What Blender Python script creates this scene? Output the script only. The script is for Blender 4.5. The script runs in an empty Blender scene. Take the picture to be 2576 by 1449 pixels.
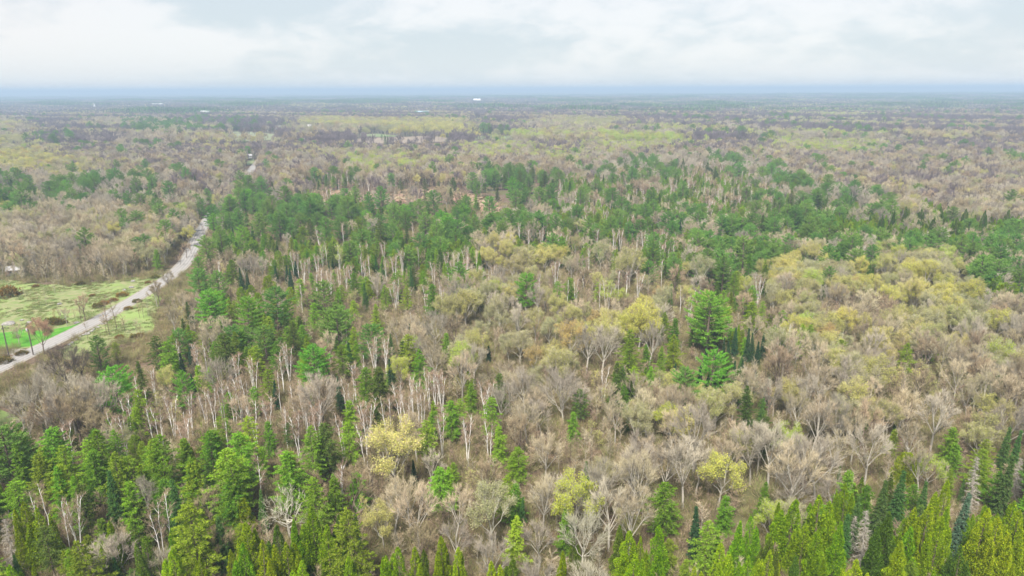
import bpy, math, random
import numpy as np
from mathutils import Matrix, Vector

# ------------------------------------------------------------------ camera, world, sun, exposure
scene = bpy.context.scene
COL = scene.collection
CAM_H = 75.0
PITCH = 16.2
ROLL = -0.26
FPX = 683.0                      # focal length in pixels of the 1024 wide picture
cam_data = bpy.data.cameras.new("drone_camera")
cam_data.sensor_width = 36.0
cam_data.lens = FPX / 1024.0 * 36.0
cam_data.clip_start = 0.5
cam_data.clip_end = 120000.0
cam = bpy.data.objects.new("drone_camera", cam_data)
COL.objects.link(cam)
CAM_M = Matrix.Translation((0, 0, CAM_H)) @ Matrix.Rotation(math.radians(90 - PITCH), 4, 'X') @ Matrix.Rotation(math.radians(ROLL), 4, 'Z')
cam.matrix_world = CAM_M
scene.camera = cam

SUN_ELEV, SUN_ROT = 56.0, 200.0   # high, veiled sun behind the cloud, a little behind the camera
EXPOSURE = 2.74
SUN_STRENGTH = 1.5
SKY_GAIN = 0.15
HAZE_DENSITY = 0.00028

world = bpy.data.worlds.new("World")
scene.world = world
world.use_nodes = True
nt = world.node_tree
nt.nodes.clear()


def nd(tree, typ, **kw):
    n = tree.nodes.new(typ)
    for k, v in kw.items():
        setattr(n, k, v)
    return n


def mth(tree, op, a, b=None, c=None, clamp=False):
    n = tree.nodes.new('ShaderNodeMath')
    n.operation = op
    n.use_clamp = clamp
    for i, v in enumerate((a, b, c)):
        if v is None:
            continue
        if isinstance(v, (int, float)):
            n.inputs[i].default_value = v
        else:
            tree.links.new(v, n.inputs[i])
    return n.outputs[0]


def mixc(tree, fac, a, b, mode='MIX'):
    n = tree.nodes.new('ShaderNodeMix')
    n.data_type = 'RGBA'
    n.blend_type = mode
    for s, v in ((n.inputs['Factor'], fac), (n.inputs['A'], a), (n.inputs['B'], b)):
        pass
    for idx, v in ((0, fac), (6, a), (7, b)):
        s = n.inputs[idx]
        if isinstance(v, (int, float)):
            s.default_value = v
        elif isinstance(v, tuple):
            s.default_value = (*v, 1.0) if len(v) == 3 else v
        else:
            tree.links.new(v, s)
    return n.outputs[2]


def noise(tree, vec, scale, detail=4, rough=0.55, dist=0.0):
    n = nd(tree, 'ShaderNodeTexNoise')
    n.inputs['Scale'].default_value = scale
    n.inputs['Detail'].default_value = detail
    n.inputs['Roughness'].default_value = rough
    n.inputs['Distortion'].default_value = dist
    if vec is not None:
        tree.links.new(vec, n.inputs['Vector'])
    return n.outputs['Fac']


def maprange(tree, v, a, b, lo=0.0, hi=1.0, smooth=True):
    n = nd(tree, 'ShaderNodeMapRange')
    n.interpolation_type = 'SMOOTHSTEP' if smooth else 'LINEAR'
    n.inputs['From Min'].default_value = a
    n.inputs['From Max'].default_value = b
    n.inputs['To Min'].default_value = lo
    n.inputs['To Max'].default_value = hi
    tree.links.new(v, n.inputs['Value'])
    return n.outputs['Result']


# overcast sky: a physical sky veiled by a cloud deck seen in perspective
sky = nd(nt, 'ShaderNodeTexSky', sky_type='NISHITA', sun_disc=False)
sky.sun_elevation = math.radians(SUN_ELEV)
sky.sun_rotation = math.radians(SUN_ROT)
sky.altitude = 150.0
tc = nd(nt, 'ShaderNodeTexCoord')
sep = nd(nt, 'ShaderNodeSeparateXYZ')
nt.links.new(tc.outputs['Generated'], sep.inputs[0])
zz = mth(nt, 'MAXIMUM', sep.outputs[2], 0.0)
den = mth(nt, 'ADD', zz, 0.35)
cx_ = mth(nt, 'DIVIDE', sep.outputs[0], den)
cy_ = mth(nt, 'DIVIDE', sep.outputs[1], den)
comb = nd(nt, 'ShaderNodeCombineXYZ')
nt.links.new(mth(nt, 'ADD', cx_, 3.1), comb.inputs[0])
nt.links.new(mth(nt, 'ADD', cy_, 1.7), comb.inputs[1])
n_big = noise(nt, comb.outputs[0], 1.9, 5, 0.5, 0.3)
n_sml = noise(nt, comb.outputs[0], 6.5, 6, 0.6, 0.4)
cl = mth(nt, 'ADD', mth(nt, 'MULTIPLY', n_big, 0.62), mth(nt, 'MULTIPLY', n_sml, 0.38))


def bank(u0, v0, a, b_):
    """a thicker bank of the cloud deck, in deck coordinates"""
    uu = mth(nt, 'DIVIDE', mth(nt, 'SUBTRACT', cx_, u0), a)
    vv = mth(nt, 'DIVIDE', mth(nt, 'SUBTRACT', cy_, v0), b_)
    r2 = mth(nt, 'ADD', mth(nt, 'MULTIPLY', uu, uu), mth(nt, 'MULTIPLY', vv, vv))
    return mth(nt, 'POWER', 2.718, mth(nt, 'MULTIPLY', r2, -1.0))


thick = mth(nt, 'ADD', mth(nt, 'ADD', mth(nt, 'MULTIPLY', bank(-0.72, 2.06, 0.24, 0.10), 0.16), mth(nt, 'MULTIPLY', bank(-0.30, 2.52, 0.42, 0.20), 0.12)),
            mth(nt, 'MULTIPLY', bank(1.40, 2.22, 0.40, 0.12), 0.06))
thin_ = mth(nt, 'ADD', mth(nt, 'MULTIPLY', bank(-1.25, 2.15, 0.40, 0.22), 0.12), mth(nt, 'MULTIPLY', bank(0.45, 2.12, 0.6, 0.12), 0.07))
cl = mth(nt, 'ADD', mth(nt, 'SUBTRACT', cl, thick), thin_)
clf = maprange(nt, cl, 0.39, 0.58)
tint = noise(nt, comb.outputs[0], 0.35, 2, 0.5)
dark = mixc(nt, maprange(nt, tint, 0.42, 0.6), (0.66, 0.73, 0.77), (0.70, 0.725, 0.765))
lite = mixc(nt, maprange(nt, tint, 0.4, 0.62), (0.90, 0.90, 0.90), (0.93, 0.89, 0.88))
cloud = mixc(nt, clf, dark, lite)
hor = maprange(nt, sep.outputs[2], 0.0, 0.07, 1.0, 0.0)
cloud = mixc(nt, mth(nt, 'MULTIPLY', hor, 0.6), cloud, (0.80, 0.845, 0.875))
bg_c = nd(nt, 'ShaderNodeBackground')
nt.links.new(cloud, bg_c.inputs['Color'])
bg_c.inputs['Strength'].default_value = SKY_GAIN
bg_s = nd(nt, 'ShaderNodeBackground')
nt.links.new(sky.outputs[0], bg_s.inputs['Color'])
bg_s.inputs['Strength'].default_value = 0.05
mixs = nd(nt, 'ShaderNodeMixShader')
mixs.inputs[0].default_value = 0.93
nt.links.new(bg_s.outputs[0], mixs.inputs[1])
nt.links.new(bg_c.outputs[0], mixs.inputs[2])
wout = nd(nt, 'ShaderNodeOutputWorld')
nt.links.new(mixs.outputs[0], wout.inputs['Surface'])

sun_d = bpy.data.lights.new("sun", 'SUN')
sun_d.energy = SUN_STRENGTH
sun_d.angle = math.radians(15.0)
sun_d.color = (1.0, 0.945, 0.85)
sun = bpy.data.objects.new("sun", sun_d)
COL.objects.link(sun)
az = math.radians(SUN_ROT)
sdir = Vector((math.sin(az) * math.cos(math.radians(SUN_ELEV)), math.cos(az) * math.cos(math.radians(SUN_ELEV)), math.sin(math.radians(SUN_ELEV))))
sun.rotation_euler = sdir.to_track_quat('Z', 'Y').to_euler()

vs = scene.view_settings
scene.display_settings.display_device = 'sRGB'
vs.view_transform = 'Standard'
vs.look = 'None'
vs.exposure = EXPOSURE
vs.gamma = 1.0
vs.use_curve_mapping = False
cy = scene.cycles
cy.max_bounces = 4
cy.diffuse_bounces = 2
cy.glossy_bounces = 1
cy.transmission_bounces = 2
cy.transparent_max_bounces = 4
cy.volume_bounces = 0
cy.use_denoising = True
cy.denoiser = 'OPENIMAGEDENOISE'
cy.denoising_input_passes = 'RGB_ALBEDO_NORMAL'
cy.denoising_prefilter = 'ACCURATE'
cy.caustics_reflective = False
cy.caustics_refractive = False

# ------------------------------------------------------------------ helpers
RNG = np.random.default_rng(7)
R3 = np.array(CAM_M.to_3x3())
CPOS = np.array([0.0, 0.0, CAM_H])
K = 1024.0 / 2576.0               # the photo was measured on a 2576 wide view


def project(p):
    """world points (n,3) -> measured-photo pixels (n,2) and depth"""
    q = (np.asarray(p, float) - CPOS) @ R3
    d = -q[:, 2]
    d = np.where(np.abs(d) < 1e-6, 1e-6, d)
    x = 512 + FPX * q[:, 0] / d
    y = 288 - FPX * q[:, 1] / d
    return np.stack([x / K, y / K], 1), d


def at(x, y, z=0.0):
    """where the sight line of a measured pixel meets the level z"""
    v = R3 @ np.array([(x * K - 512) / FPX, (288 - y * K) / FPX, -1.0])
    t = (z - CAM_H) / v[2]
    return CPOS + v * t


def in_poly(pts, poly):
    x, y = pts[:, 0], pts[:, 1]
    inside = np.zeros(len(pts), bool)
    n = len(poly)
    for i in range(n):
        x1, y1 = poly[i]
        x2, y2 = poly[(i + 1) % n]
        cond = ((y1 > y) != (y2 > y))
        with np.errstate(divide='ignore', invalid='ignore'):
            xi = (x2 - x1) * (y - y1) / (y2 - y1 + 1e-12) + x1
        inside ^= cond & (x < xi)
    return inside


_hp = [(0.0011, 0.0007, 0.4), (-0.0006, 0.0013, 1.9), (0.00043, -0.00052, 3.0), (0.0019, 0.0017, 5.1), (-0.0002, 0.00031, 0.7)]


def ground_z(x, y):
    x = np.asarray(x, float)
    y = np.asarray(y, float)
    d = np.hypot(x, y)
    a = np.clip((d - 450) / 2500, 0, 1)
    s = 0
    for kx, ky, ph in _hp:
        s = s + np.sin(kx * x + ky * y + ph)
    far = np.clip((d - 3500) / 14000, 0, 1)
    return a * s * 1.7 + far * (9 + 7 * np.sin(x * 0.00021 + 1.0 + y * 0.00007) + 5 * np.sin(x * 0.00047 + 2.2))


def new_obj(name, me, parent=None, col=COL):
    o = bpy.data.objects.new(name, me)
    col.objects.link(o)
    if parent is not None:
        o.parent = parent
    return o


def tag(o, label=None, cat=None, group=None, kind=None):
    if label:
        o['label'] = label
    if cat:
        o['category'] = cat
    if group:
        o['group'] = group
    if kind:
        o['kind'] = kind
    return o


class Geo:
    """collects tubes, slivers and leaf faces; builds one mesh"""

    def __init__(self):
        self.v, self.f, self.m, self.n = [], [], [], 0

    def tris(self, t, mat=0):
        t = np.asarray(t, float)
        k = len(t)
        if k == 0:
            return
        self.v.append(t.reshape(-1, 3))
        self.f.append(np.arange(3 * k).reshape(k, 3) + self.n)
        self.m.append(np.full(k, mat))
        self.n += 3 * k

    def mesh_part(self, v, f, mat=0):
        v = np.asarray(v, float)
        f = np.asarray(f)
        if f.shape[1] == 4:
            f = np.concatenate([f[:, [0, 1, 2]], f[:, [0, 2, 3]]])
        self.v.append(v)
        self.f.append(f + self.n)
        self.m.append(np.full(len(f), mat))
        self.n += len(v)

    def tube(self, pts, r, k=5, mat=0):
        pts = np.asarray(pts, float)
        m = len(pts)
        r = np.broadcast_to(np.asarray(r, float), (m,))
        tan = np.gradient(pts, axis=0)
        tan /= np.linalg.norm(tan, axis=1, keepdims=True) + 1e-9
        ref = np.array([0.13, 0.21, 1.0]) if abs(tan[:, 2]).mean() < 0.8 else np.array([1.0, 0.17, 0.05])
        u = np.cross(tan, ref)
        u /= np.linalg.norm(u, axis=1, keepdims=True) + 1e-9
        w = np.cross(tan, u)
        a = np.arange(k) * 2 * math.pi / k
        ring = pts[:, None, :] + r[:, None, None] * (np.cos(a)[None, :, None] * u[:, None, :] + np.sin(a)[None, :, None] * w[:, None, :])
        idx = np.arange(m * k).reshape(m, k)
        a0, a1 = idx[:-1], idx[1:]
        f = np.stack([a0, np.roll(a0, -1, 1), np.roll(a1, -1, 1), a1], -1).reshape(-1, 4)
        self.mesh_part(ring.reshape(-1, 3), f, mat)

    def box(self, c, s, mat=0, rz=0.0):
        c = np.asarray(c, float)
        h = np.asarray(s, float) / 2
        v = np.array([[x, y, z] for z in (-1, 1) for y in (-1, 1) for x in (-1, 1)], float) * h
        ca, sa = math.cos(rz), math.sin(rz)
        v = v @ np.array([[ca, sa, 0], [-sa, ca, 0], [0, 0, 1]]) + c
        f = np.array([[0, 2, 3, 1], [4, 5, 7, 6], [0, 1, 5, 4], [2, 6, 7, 3], [0, 4, 6, 2], [1, 3, 7, 5]])
        self.mesh_part(v, f, mat)

    def build(self, name, mats, smooth=False):
        v = np.concatenate(self.v) if self.v else np.zeros((0, 3))
        f = np.concatenate(self.f) if self.f else np.zeros((0, 3), int)
        me = bpy.data.meshes.new(name)
        me.vertices.add(len(v))
        me.vertices.foreach_set('co', v.astype(np.float32).ravel())
        me.loops.add(len(f) * 3)
        me.loops.foreach_set('vertex_index', f.astype(np.int32).ravel())
        me.polygons.add(len(f))
        me.polygons.foreach_set('loop_start', np.arange(0, 3 * len(f), 3, dtype=np.int32))
        for mt in mats:
            me.materials.append(mt)
        me.polygons.foreach_set('material_index', np.concatenate(self.m).astype(np.int32) if self.m else np.zeros(0, np.int32))
        me.polygons.foreach_set('use_smooth', np.full(len(f), smooth))
        me.update(calc_edges=True)
        return me


# ------------------------------------------------------------------ materials
MATS = {}
ALB = 0.80


def dim(c):
    return tuple(v * ALB for v in c)


def leaf_mat(name, col, var=0.25, hue=0.03, trans=0.35, tree_var=0.12, alt=None, altf=0.5):
    """foliage or twigs: colour varies from piece to piece and a little from plant to plant"""
    if name in MATS:
        return MATS[name]
    m = bpy.data.materials.new(name)
    m.use_nodes = True
    t = m.node_tree
    t.nodes.clear()
    geo = nd(t, 'ShaderNodeNewGeometry')
    oi = nd(t, 'ShaderNodeObjectInfo')
    rnd = geo.outputs['Random Per Island']
    c = (*dim(col), 1.0)
    alt = dim(alt) if alt is not None else None
    base = nd(t, 'ShaderNodeRGB')
    base.outputs[0].default_value = c
    src = base.outputs[0]
    if alt is not None:
        src = mixc(t, mth(t, 'LESS_THAN', mth(t, 'FRACT', mth(t, 'MULTIPLY', rnd, 7.31)), altf), src, alt)
    hs = nd(t, 'ShaderNodeHueSaturation')
    hs.inputs['Hue'].default_value = 0.5
    t.links.new(mth(t, 'ADD', mth(t, 'MULTIPLY', mth(t, 'SUBTRACT', oi.outputs['Random'], 0.5), 2 * hue), 0.5), hs.inputs['Hue'])
    v1 = mth(t, 'MULTIPLY_ADD', mth(t, 'SUBTRACT', rnd, 0.5), 2 * var, 1.0)
    v2 = mth(t, 'MULTIPLY_ADD', mth(t, 'SUBTRACT', mth(t, 'FRACT', mth(t, 'MULTIPLY', oi.outputs['Random'], 13.7)), 0.5), 2 * tree_var, 1.0)
    t.links.new(mth(t, 'MULTIPLY', v1, v2), hs.inputs['Value'])
    t.links.new(src, hs.inputs['Color'])
    d = nd(t, 'ShaderNodeBsdfDiffuse')
    t.links.new(hs.outputs[0], d.inputs['Color'])
    out = nd(t, 'ShaderNodeOutputMaterial')
    if trans > 0:
        tr = nd(t, 'ShaderNodeBsdfTranslucent')
        t.links.new(hs.outputs[0], tr.inputs['Color'])
        mx = nd(t, 'ShaderNodeMixShader')
        mx.inputs[0].default_value = trans
        t.links.new(d.outputs[0], mx.inputs[1])
        t.links.new(tr.outputs[0], mx.inputs[2])
        t.links.new(mx.outputs[0], out.inputs['Surface'])
    else:
        t.links.new(d.outputs[0], out.inputs['Surface'])
    MATS[name] = m
    return m


def rough_mat(name, c1, c2, scale=1.0, detail=5, lo=0.35, hi=0.65, rough=0.9, bump=0.0, c3=None, scale3=0.1, stretch=None):
    """a matt surface with two mottled colours (and a broader third one)"""
    if name in MATS:
        return MATS[name]
    m = bpy.data.materials.new(name)
    m.use_nodes = True
    t = m.node_tree
    b = t.nodes['Principled BSDF']
    b.inputs['Roughness'].default_value = rough
    b.inputs['Specular IOR Level'].default_value = 0.2
    tcn = nd(t, 'ShaderNodeTexCoord')
    vec = tcn.outputs['Object']
    if stretch:
        mp = nd(t, 'ShaderNodeMapping')
        mp.inputs['Scale'].default_value = stretch
        t.links.new(vec, mp.inputs['Vector'])
        vec = mp.outputs[0]
    c1, c2, c3 = dim(c1), dim(c2), dim(c3) if c3 is not None else None
    n = noise(t, vec, scale, detail, 0.6)
    c = mixc(t, maprange(t, n, lo, hi), c1, c2)
    if c3 is not None:
        c = mixc(t, maprange(t, noise(t, vec, scale3, 4, 0.6, 0.5), 0.48, 0.62), c, c3)
    t.links.new(c, b.inputs['Base Color'])
    if bump:
        bn = nd(t, 'ShaderNodeBump')
        bn.inputs['Strength'].default_value = bump
        bn.inputs['Distance'].default_value = 0.05
        t.links.new(n, bn.inputs['Height'])
        t.links.new(bn.outputs[0], b.inputs['Normal'])
    MATS[name] = m
    return m


BARK = {
    'grey': rough_mat('bark_grey', (0.33, 0.30, 0.25), (0.46, 0.43, 0.37), 6, stretch=(1, 1, 0.25)),
    'dark': rough_mat('bark_dark', (0.06, 0.05, 0.042), (0.12, 0.10, 0.08), 6, stretch=(1, 1, 0.25)),
    'brown': rough_mat('bark_brown', (0.12, 0.09, 0.07), (0.22, 0.17, 0.13), 6, stretch=(1, 1, 0.25)),
    'white': rough_mat('bark_white', (0.62, 0.57, 0.54), (0.80, 0.76, 0.73), 5, lo=0.3, hi=0.5, stretch=(1, 1, 1.6)),
    'birch': rough_mat('bark_birch', (0.70, 0.65, 0.61), (0.98, 0.95, 0.92), 2.2, lo=0.3, hi=0.5, stretch=(1, 1, 0.5)),
    'pale': rough_mat('bark_pale', (0.42, 0.40, 0.33), (0.60, 0.57, 0.48), 5, stretch=(1, 1, 0.4)),
}

# kind -> colour -> (crown material, foliage material)
def L(*a, **k):
    return leaf_mat(*a, **k)


TWIG = {
    'grey': L('twig_grey', (0.53, 0.47, 0.375), 0.25, 0.012, 0.25, 0.32),
    'tan': L('twig_tan', (0.575, 0.49, 0.335), 0.25, 0.015, 0.25, 0.32),
    'brown': L('twig_brown', (0.49, 0.395, 0.255), 0.25, 0.015, 0.25, 0.32),
    'red': L('twig_red', (0.48, 0.36, 0.255), 0.25, 0.015, 0.25, 0.2),
    'pale': L('twig_pale', (0.60, 0.565, 0.43), 0.22, 0.012, 0.25, 0.18),
    'plum': L('twig_plum', (0.27, 0.22, 0.235), 0.25, 0.015, 0.2, 0.3),  # darkened twig colour stands in for the shaded sides of far crowns
    'dark': L('twig_dark', (0.20, 0.165, 0.13), 0.22, 0.01, 0.15),
}
LEAF = {
    'gold': L('leaf_gold', (0.68, 0.63, 0.20), 0.25, 0.014, 0.4, alt=(0.56, 0.58, 0.20), altf=0.4),
    'olive': L('leaf_olive', (0.47, 0.48, 0.18), 0.25, 0.02, 0.4, alt=(0.57, 0.53, 0.22), altf=0.35),
    'pale': L('leaf_pale', (0.55, 0.51, 0.28), 0.2, 0.015, 0.4, alt=(0.42, 0.44, 0.2), altf=0.4),
    'orange': L('leaf_orange', (0.60, 0.42, 0.17), 0.22, 0.012, 0.4, alt=(0.55, 0.46, 0.16), altf=0.4),
    'yellow': L('leaf_yellow', (0.72, 0.67, 0.14), 0.22, 0.014, 0.4, alt=(0.60, 0.64, 0.16), altf=0.4),
    'lime': L('leaf_lime', (0.48, 0.63, 0.07), 0.22, 0.02, 0.45, alt=(0.57, 0.64, 0.12), altf=0.4),
    'pine': L('needle_pine', (0.14, 0.29, 0.05), 0.3, 0.02, 0.25, 0.2, alt=(0.25, 0.43, 0.09), altf=0.4),
    'bright': L('needle_bright', (0.17, 0.42, 0.04), 0.3, 0.015, 0.35, 0.15, alt=(0.28, 0.54, 0.07), altf=0.4),
    'hemlock': L('needle_hemlock', (0.145, 0.27, 0.02), 0.34, 0.03, 0.22, 0.25, alt=(0.28, 0.42, 0.04), altf=0.4),
    'hemlock_light': L('needle_hemlock_light', (0.20, 0.37, 0.02), 0.32, 0.025, 0.25, 0.22, alt=(0.33, 0.50, 0.05), altf=0.4),
    'hemlock_dark': L('needle_hemlock_dark', (0.084, 0.150, 0.026), 0.32, 0.02, 0.2, 0.22, alt=(0.150, 0.220, 0.040), altf=0.4),
    'cedar': L('scale_cedar', (0.14, 0.26, 0.008), 0.34, 0.025, 0.2, 0.18, alt=(0.29, 0.42, 0.012), altf=0.4),
    'cedar_yellow': L('scale_cedar_yellow', (0.21, 0.33, 0.008), 0.32, 0.02, 0.2, 0.18, alt=(0.37, 0.47, 0.015), altf=0.4),
    'cedar_dark': L('scale_cedar_dark', (0.075, 0.141, 0.012), 0.34, 0.02, 0.2, 0.18, alt=(0.167, 0.264, 0.031), altf=0.4),
    'spruce': L('needle_spruce', (0.035, 0.092, 0.035), 0.3, 0.02, 0.15, 0.2, alt=(0.070, 0.141, 0.053), altf=0.35),
    'spruce_green': L('needle_spruce_green', (0.088, 0.185, 0.044), 0.3, 0.02, 0.2, 0.2, alt=(0.123, 0.229, 0.053), altf=0.35),
    'spruce_blue': L('needle_spruce_blue', (0.079, 0.150, 0.088), 0.28, 0.02, 0.15, 0.15, alt=(0.114, 0.185, 0.114), altf=0.35),
    'dead': L('needle_dead', (0.40, 0.36, 0.31), 0.25, 0.01, 0.1),
    'rust': L('leaf_rust', (0.32, 0.17, 0.045), 0.3, 0.02, 0.2, alt=(0.20, 0.16, 0.05), altf=0.45),
    'juniper': L('leaf_juniper', (0.13, 0.13, 0.035), 0.3, 0.03, 0.2, alt=(0.26, 0.17, 0.05), altf=0.3),
    'bud_red': L('bud_red', (0.56, 0.36, 0.24), 0.2, 0.01, 0.35),
    'brush': L('brush_twig', (0.36, 0.285, 0.175), 0.30, 0.02, 0.15, 0.28, alt=(0.28, 0.30, 0.10), altf=0.35),
    'grass': L('grass_blade', (0.20, 0.29, 0.07), 0.3, 0.03, 0.3, 0.25, alt=(0.34, 0.30, 0.15), altf=0.4),
}

# ------------------------------------------------------------------ plant shapes


def bez(a, b, c, n):
    t = np.linspace(0, 1, n)[:, None]
    return (1 - t) ** 2 * a + 2 * t * (1 - t) * b + t ** 2 * c


def ball(rng, n, r=1.0):
    d = rng.normal(size=(n, 3))
    d /= np.linalg.norm(d, axis=1, keepdims=True)
    return d * (rng.random((n, 1)) ** (1 / 3)) * r


def sliver_tris(rng, a, d, ln, w):
    side = np.cross(d, rng.normal(size=a.shape))
    side /= np.linalg.norm(side, axis=1, keepdims=True) + 1e-9
    h = side * (np.asarray(w)[:, None] / 2)
    return np.stack([a - h, a + h, a + d * np.asarray(ln)[:, None]], 1)


def leaf_tris(rng, c, size, up=0.0, stretch=1.0):
    """one small leaf-shaped triangle at each centre"""
    n = len(c)
    d = rng.normal(size=(n, 3))
    d[:, 2] += up
    d /= np.linalg.norm(d, axis=1, keepdims=True)
    return sliver_tris(rng, c - d * (size * stretch / 2)[:, None], d, size * stretch, size)


def unit(v):
    return v / (np.linalg.norm(v, axis=-1, keepdims=True) + 1e-9)


def broadleaf(seed, h=15.0, spread=4.5, base=0.35, nlimb=7, n2=8, n3=7, ntw=11, leaf=0.0, leaf_size=0.30, tw=0.035, gnarl=0.0, r0=None, top_bias=0.0):
    """spreading hardwood; returns dict of Geo: trunk, limb list, crown (fine branches), foliage"""
    rng = np.random.default_rng(seed)
    r0 = r0 or h * 0.0155
    rz = h * (1 - base) / 2 * 1.05
    cz = h - rz
    fork = h * (base * 0.85 + 0.08)
    lean = rng.normal(size=2) * 0.025 * h
    trunk = Geo()
    tp = np.array([[0, 0, -0.3], [lean[0] * 0.2, lean[1] * 0.2, fork * 0.5], [lean[0] * 0.6, lean[1] * 0.6, fork], [lean[0], lean[1], fork + h * 0.12]])
    trunk.tube(tp, [r0 * 1.25, r0, r0 * 0.85, r0 * 0.5], 7)
    limbs, crown, fol = [], Geo(), Geo()
    ga = 2.39996
    off = rng.random() * 6.28
    leafpts = []
    tws, twd = [], []
    lump = rng.normal(size=(5, 3))
    for i in range(nlimb):
        u = (i + 0.5) / nlimb
        el = math.asin(np.clip(-0.18 + 1.18 * u, -1, 0.995))
        a = off + ga * i + rng.normal() * 0.25
        rr = 0.72 + 0.22 * rng.random()
        T = np.array([lean[0] + math.cos(a) * math.cos(el) * spread * rr, lean[1] + math.sin(a) * math.cos(el) * spread * rr, cz + math.sin(el) * rz * rr])
        s = tp[2] + (tp[3] - tp[2]) * rng.random() if u > 0.4 else tp[1] + (tp[2] - tp[1]) * (0.55 + 0.45 * rng.random())
        mid = (s + T) / 2 + np.array([math.cos(a), math.sin(a), 0]) * spread * 0.10 + np.array([0, 0, 0.06 * h])
        P = bez(s, mid, T, 6)
        if gnarl:
            P[1:-1] += rng.normal(size=(4, 3)) * gnarl * 0.45
        lg = Geo()
        rl = r0 * (0.52 - 0.12 * u)
        lg.tube(P, np.linspace(rl, rl * 0.25, 6), 5)
        limbs.append(lg)
        for j in range(n2):
            t = 0.32 + 0.68 * (j + rng.random()) / n2
            k = min(int(t * 5), 4)
            s2 = P[k] + (P[k + 1] - P[k]) * (t * 5 - k) if k < 5 else P[5]
            T2 = T * 0.6 + s2 * 0.4 + ball(rng, 1, 0.46 * spread)[0] + np.array([0, 0, 0.05 * h])
            q = (T2 - np.array([lean[0], lean[1], cz])) / np.array([spread, spread, rz])
            ln = np.linalg.norm(q)
            if ln > 0.98:
                T2 = np.array([lean[0], lean[1], cz]) + q / ln * 0.98 * np.array([spread, spread, rz])
            m2 = (s2 + T2) / 2 + np.array([0, 0, 0.25]) + rng.normal(size=3) * (0.15 + gnarl * 0.5)
            P2 = bez(s2, m2, T2, 4)
            r2 = rl * 0.34
            crown.tube(P2, np.linspace(r2, r2 * 0.35, 4), 3, 0)
            for q3 in range(n3):
                t3 = 0.25 + 0.75 * (q3 + rng.random()) / n3
                k3 = min(int(t3 * 3), 2)
                s3 = P2[k3] + (P2[k3 + 1] - P2[k3]) * (t3 * 3 - k3)
                outw = unit(s3 - np.array([lean[0], lean[1], cz - rz * 0.5]))
                d3 = unit(outw * 0.95 + unit(rng.normal(size=3)) * 0.7 + np.array([0, 0, 0.25]))
                l3 = (0.14 + 0.14 * rng.random()) * spread
                e3 = s3 + d3 * l3
                crown.tube(np.array([s3, e3]), [max(r2 * 0.32, 0.012), 0.008], 3, 0)
                tt = rng.random((ntw, 1)) * 0.85 + 0.15
                tws.append(s3 + (e3 - s3) * tt)
                twd.append(unit(d3 + outw * 0.35 + rng.normal(size=(ntw, 3)) * 0.40 + np.array([0, 0, 0.25])))
                leafpts.append(e3)
    tws = np.concatenate(tws)
    twd = np.concatenate(twd)
    ln = (0.6 + 0.75 * rng.random(len(tws))) * (0.6 + spread * 0.09)
    crown.tris(sliver_tris(rng, tws, twd, ln, np.full(len(tws), tw) * (0.7 + 0.6 * rng.random(len(tws)))), 1)
    if leaf > 0:
        E = np.array(leafpts)
        hz = (E[:, 2] - (cz - rz)) / (2 * rz)
        wgt = np.clip(hz * (0.5 + top_bias) + 0.45, 0.05, 1) * (0.6 + 0.8 * (np.sin(E @ lump[0] * 0.9) * np.sin(E @ lump[1] * 0.8 + 1) > -0.15))
        E = E[rng.random(len(E)) < wgt]
        n = int(leaf)
        C = E[rng.integers(0, len(E), n)] + ball(rng, n, 0.75)
        fol.tris(leaf_tris(rng, C, leaf_size * (0.6 + 0.8 * rng.random(n)), 0.15, 1.25), 0)
    return dict(trunk=trunk, limbs=limbs, crown=crown, foliage=fol if leaf > 0 else None)


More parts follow.
